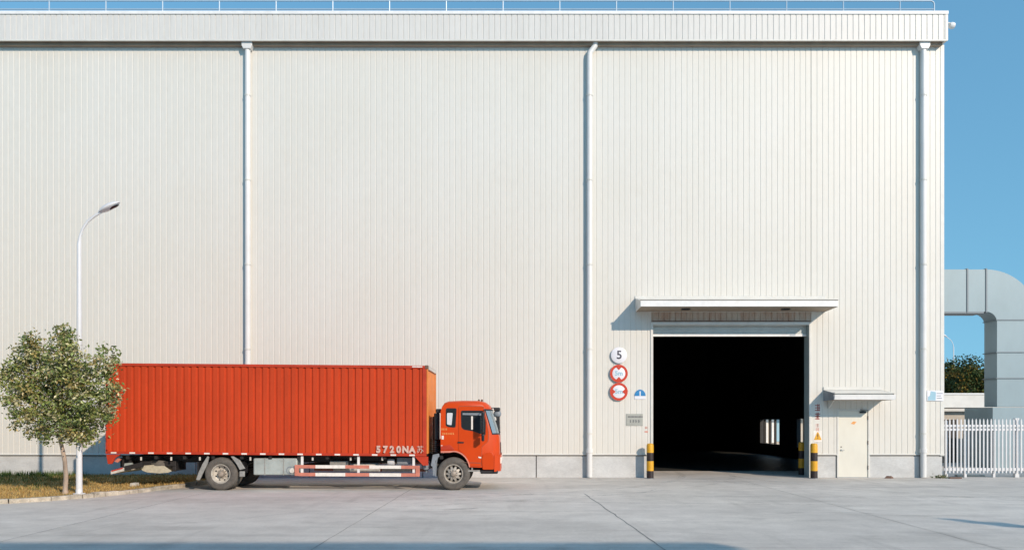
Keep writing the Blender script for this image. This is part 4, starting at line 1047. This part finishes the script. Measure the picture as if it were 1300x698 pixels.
# duct
dy = 34.0; dsx = 1000/dy
def DX(px): return (px-650)/dsx
def DZ(py): return H+(532-py)/dsx
du = thing('air_duct', 'large pale blue sheet metal duct bending down behind the fence', 'duct', (DX(1290), dy, 0))
dd = .92
cxp, czp = DX(1252), DZ(409.3); ro, ri = DZ(342)-czp, DZ(395.5)-czp
zt_, zb_ = czp+ro, czp+ri
obj('horizontal_run', MB().box(XR-.0+.03, cxp, dy, dy+dd, zb_, zt_), 'duct', du)
el = MB(); K = 18; pts_o = [(cxp+ro*math.sin(math.pi/2*i/K), czp+ro*math.cos(math.pi/2*i/K)) for i in range(K+1)]
pts_i = [(cxp+ri*math.sin(math.pi/2*i/K), czp+ri*math.cos(math.pi/2*i/K)) for i in range(K+1)]
for i in range(K):
    a, b, c, d = pts_o[i], pts_o[i+1], pts_i[i+1], pts_i[i]
    el.add([(p[0], dy, p[1]) for p in (a, b, c, d)]+[(p[0], dy+dd, p[1]) for p in (a, b, c, d)], [(0, 1, 2, 3), (7, 6, 5, 4), (0, 4, 5, 1), (3, 2, 6, 7)])
obj('elbow', el, 'duct', du, smooth=40)
obj('vertical_run', MB().box(cxp+ri, cxp+ro, dy, dy+dd, DZ(516), czp), 'duct', du)
obj('plenum', MB().box(DX(1260), cxp+ro+1.6, dy-.02, dy+2.1, 0, DZ(517)), 'duct', du)
def flange(x0, x1, z0_, z1_): 
    return MB().box(x0-.03, x1+.03, dy-.035, dy+dd+.035, z0_-.03, z1_+.03)
for px_ in (1228, 1252):
    obj('flange', MB().box(DX(px_)-.03, DX(px_)+.03, dy-.03, dy+dd+.03, zb_-.04, zt_+.04), 'duct_flange', du)
for py_ in (406, 447, 480):
    obj('flange', MB().box(cxp+ri-.06, cxp+ro+.05, dy-.035, dy+dd+.03, DZ(py_)-.018, DZ(py_)+.018), 'duct_flange', du)
obj('seam', MB().box(XR+.05, DX(1249), dy-.01, dy+dd-.1, zb_-.07, zb_-.002), 'duct_flange', du)
# low outbuilding behind
oy = 60.0; os_ = 1000/oy
def OX(px): return (px-650)/os_
def OZ(py): return H+(532-py)/os_
ob = thing('outbuilding', 'low flat roofed pale building far behind the fence', 'building', (OX(1225), oy+4, 0))
obj('wall', MB().box(18, 60, oy+1.2, oy+10, 0, OZ(518)), 'beige', ob)
obj('roof_band', MB().box(17.6, 61, oy, oy+11, OZ(517), OZ(500.5)), 'outbuilding', ob)
obj('roof_coping', MB().box(17.5, 61.1, oy-.08, oy+11.1, OZ(500.4), OZ(498.8)), 'white', ob)
obj('roof_gutter', MB().box(17.6, OX(1223), oy-.3, oy-.01, OZ(522), OZ(518.5)), 'outbuilding', ob)
for k in range(9): obj('window', MB().box(20+k*4.4, 22.2+k*4.4, oy+1.16, oy+1.198, .4, 2.3), 'ink_blue', ob)
sl = MB()
for k in range(10): sl.box(18.3+k*.62, 18.62+k*.62, oy+1.12, oy+1.155, .3, 2.45)
obj('shutters', sl, 'white', ob)
# shed next to plenum, darker panels seen between pickets
sd_ = thing('store_shed', 'low beige shed with dark openings seen between the fence pickets', 'shed', (19.5, 37.5, 0))
obj('wall', MB().box(18.2, 24.0, 38.5, 41, 0, 2.5), 'beige', sd_)
obj('roof', MB().box(18.0, 24.2, 38.2, 41.2, 2.502, 2.64), 'outbuilding', sd_)
obj('dark_opening', MB().box(20.6, 21.75, 38.46, 38.498, 0, 2.1), 'dark_gap', sd_)
# far trees
palf = [(.05, .075, .018), (.035, .055, .015), (.065, .085, .02), (.11, .085, .02), (.045, .07, .02), (.028, .045, .014)]
kinds = ['dark green bushy tree with a rounded top behind the outbuilding', 'golden tinged bushy tree near the duct behind the outbuilding', 'dark tree mostly hidden by the warehouse corner', 'leafy tree hidden behind the pale duct', 'leafy tree far right behind the duct']
for i, (px_, top, rr_, yy) in enumerate(((1218, 453, 2.5, 88), (1238, 465, 2.1, 84), (1190, 470, 2.4, 92), (1262, 462, 2.6, 90), (1300, 470, 2.6, 92))):
    s = 1000/yy; X = (px_-650)/s; zt2 = H+(532-top)/s
    t = thing('tree', kinds[i], 'tree', (X, yy, 0), 'trees behind the outbuilding')
    rn = random.Random(40+i)
    tr_ = MB().tube([(X, yy, 0), (X+.1, yy, 2.5), (X-.1, yy, zt2-2)], [.28, .2, .08], 8)
    for k in range(5):
        a = k*1.3; tr_.tube([(X, yy, 2+.5*k), (X+math.cos(a)*1.4, yy+math.sin(a)*1.4, 3.6+.6*k)], [.1, .03], 6)
    obj('trunk', tr_, 'bark', t)
    lb = [(X+rn.uniform(-1, 1)*rr_*.75, yy+rn.uniform(-1, 1)*rr_*.6, zt2-rr_*.5-rn.random()*(zt2-2.8)*.75, rr_*rn.uniform(.42, .66)) for _ in range(13)] + [(X, yy, zt2-rr_*.5, rr_*.52)]
    pf = palf if i != 1 else palf+[(.20, .12, .02), (.16, .11, .02)]
    obj('crown', crown(lb, 520, 15, .30, rn, pf, .28, .4), 'far_leaf', t)
# distant street lamp
t = street_lamp((1210.5-650)/9.09, 110, 0, 9.09, .13, .07, 'tiny pale street lamp rising far behind the trees', 'lamp_pole', -1, 1.72)
# debris on the ground
def lump(name, x, y, sx_, sy_, sz_, m, label, cat, z=.003):
    mb = MB(); rn = random.Random(int(x*31)); n1_ = 9
    mb.v.append((x, y, z+sz_*.9))
    for rk, (q, hz) in enumerate(((.45, .95), (.85, .55), (1, 0))):
        for k in range(n1_):
            a = k*2*math.pi/n1_; j = rn.uniform(.75, 1.2)
            mb.v.append((x+math.cos(a)*sx_*q*j, y+math.sin(a)*sy_*q*j, z+sz_*hz*rn.uniform(.8, 1.1)))
    mb.f += [(0, 1+k, 1+(k+1) % n1_) for k in range(n1_)]
    for r_ in range(2): mb.f += [(1+r_*n1_+k, 1+(r_+1)*n1_+k, 1+(r_+1)*n1_+(k+1) % n1_, 1+r_*n1_+(k+1) % n1_) for k in range(n1_)]
    o = obj(name, mb, m, None, origin=(x, y, 0)); tag(o, label, cat); return o
lump('rubble', WX(1128)*.99, 28.25, .17, .1, .09, 'rust', 'dark clod of dirt against the plinth right of the white door', 'rubble')
wb = MB(); rn = random.Random(8)
for k in range(160):
    leaf(wb, Vector((WX(1191)+rn.gauss(0, .13), 28.36+rn.gauss(0, .05), abs(rn.gauss(0, .05)))), .10, rn, rn.choice(((.10, .13, .04), (.16, .15, .06), (.06, .09, .03))), 3)
tag(obj('weed', wb, 'leaf', None, origin=(WX(1191), 28.36, 0)), 'small green brown weed tuft at the warehouse corner', 'weed')
tag(obj('plank', MB().box(WX(1197), WX(1212), 28.1, 28.22, .003, .05), 'rust', None, bevel=.006, origin=(WX(1205), 28.1, 0)), 'brown plank lying at the foot of the fence by the corner', 'plank')
tag(obj('plank', MB().box(WX(1226), WX(1262), 29.1, 29.3, .003, .07), 'stone', None, bevel=.01, origin=(WX(1244), 29.2, 0)), 'pale plank lying just behind the fence', 'plank')

# ------------------------------------------------------------------ outside the frame, but their shadows reach into it
bb = thing('office_building', 'plain grey office block behind the viewpoint, its shadow crossing the foreground', 'building', (-10, -15, 0))
t_ = 20.0; rx, ry, rz = 3.39+SK*t_, 13.55-t_, SM*t_
obj('wall', MB().box(-60, rx-.2, -30, ry-.15, 0, rz-.3), 'grey_wall', bb)
obj('roof', MB().box(-60.2, rx, -30.2, ry, rz-.298, rz), 'trim', bb)
for fl_ in range(3):
    for k in range(8): obj('window', MB().box(rx-4-k*4.6, rx-1.8-k*4.6, ry-.148, ry-.12, 1+fl_*3.6, 3+fl_*3.6), 'glass', bb)
t_ = 13.0; X, Y, Zt = 9.0+SK*t_, 17.0-t_, SM*t_
cn = thing('conifer', 'tall narrow conifer out of frame on the right, its tip shadowing the yard', 'tree', (X, Y, 0))
obj('trunk', MB().tube([(X, Y, 0), (X, Y, Zt-.6)], [.16, .03], 8), 'bark', cn)
rn = random.Random(5); mb = MB()
for k in range(2600):
    z = Zt*(1-rn.random()**.6*.9); rr_ = (Zt-z)*.17*rn.random()**.4; a = rn.uniform(0, 6.28)
    leaf(mb, Vector((X+rr_*math.cos(a), Y+rr_*math.sin(a), z)), .3, rn, (.04, .06, .02))
obj('crown', mb, 'far_leaf', cn)
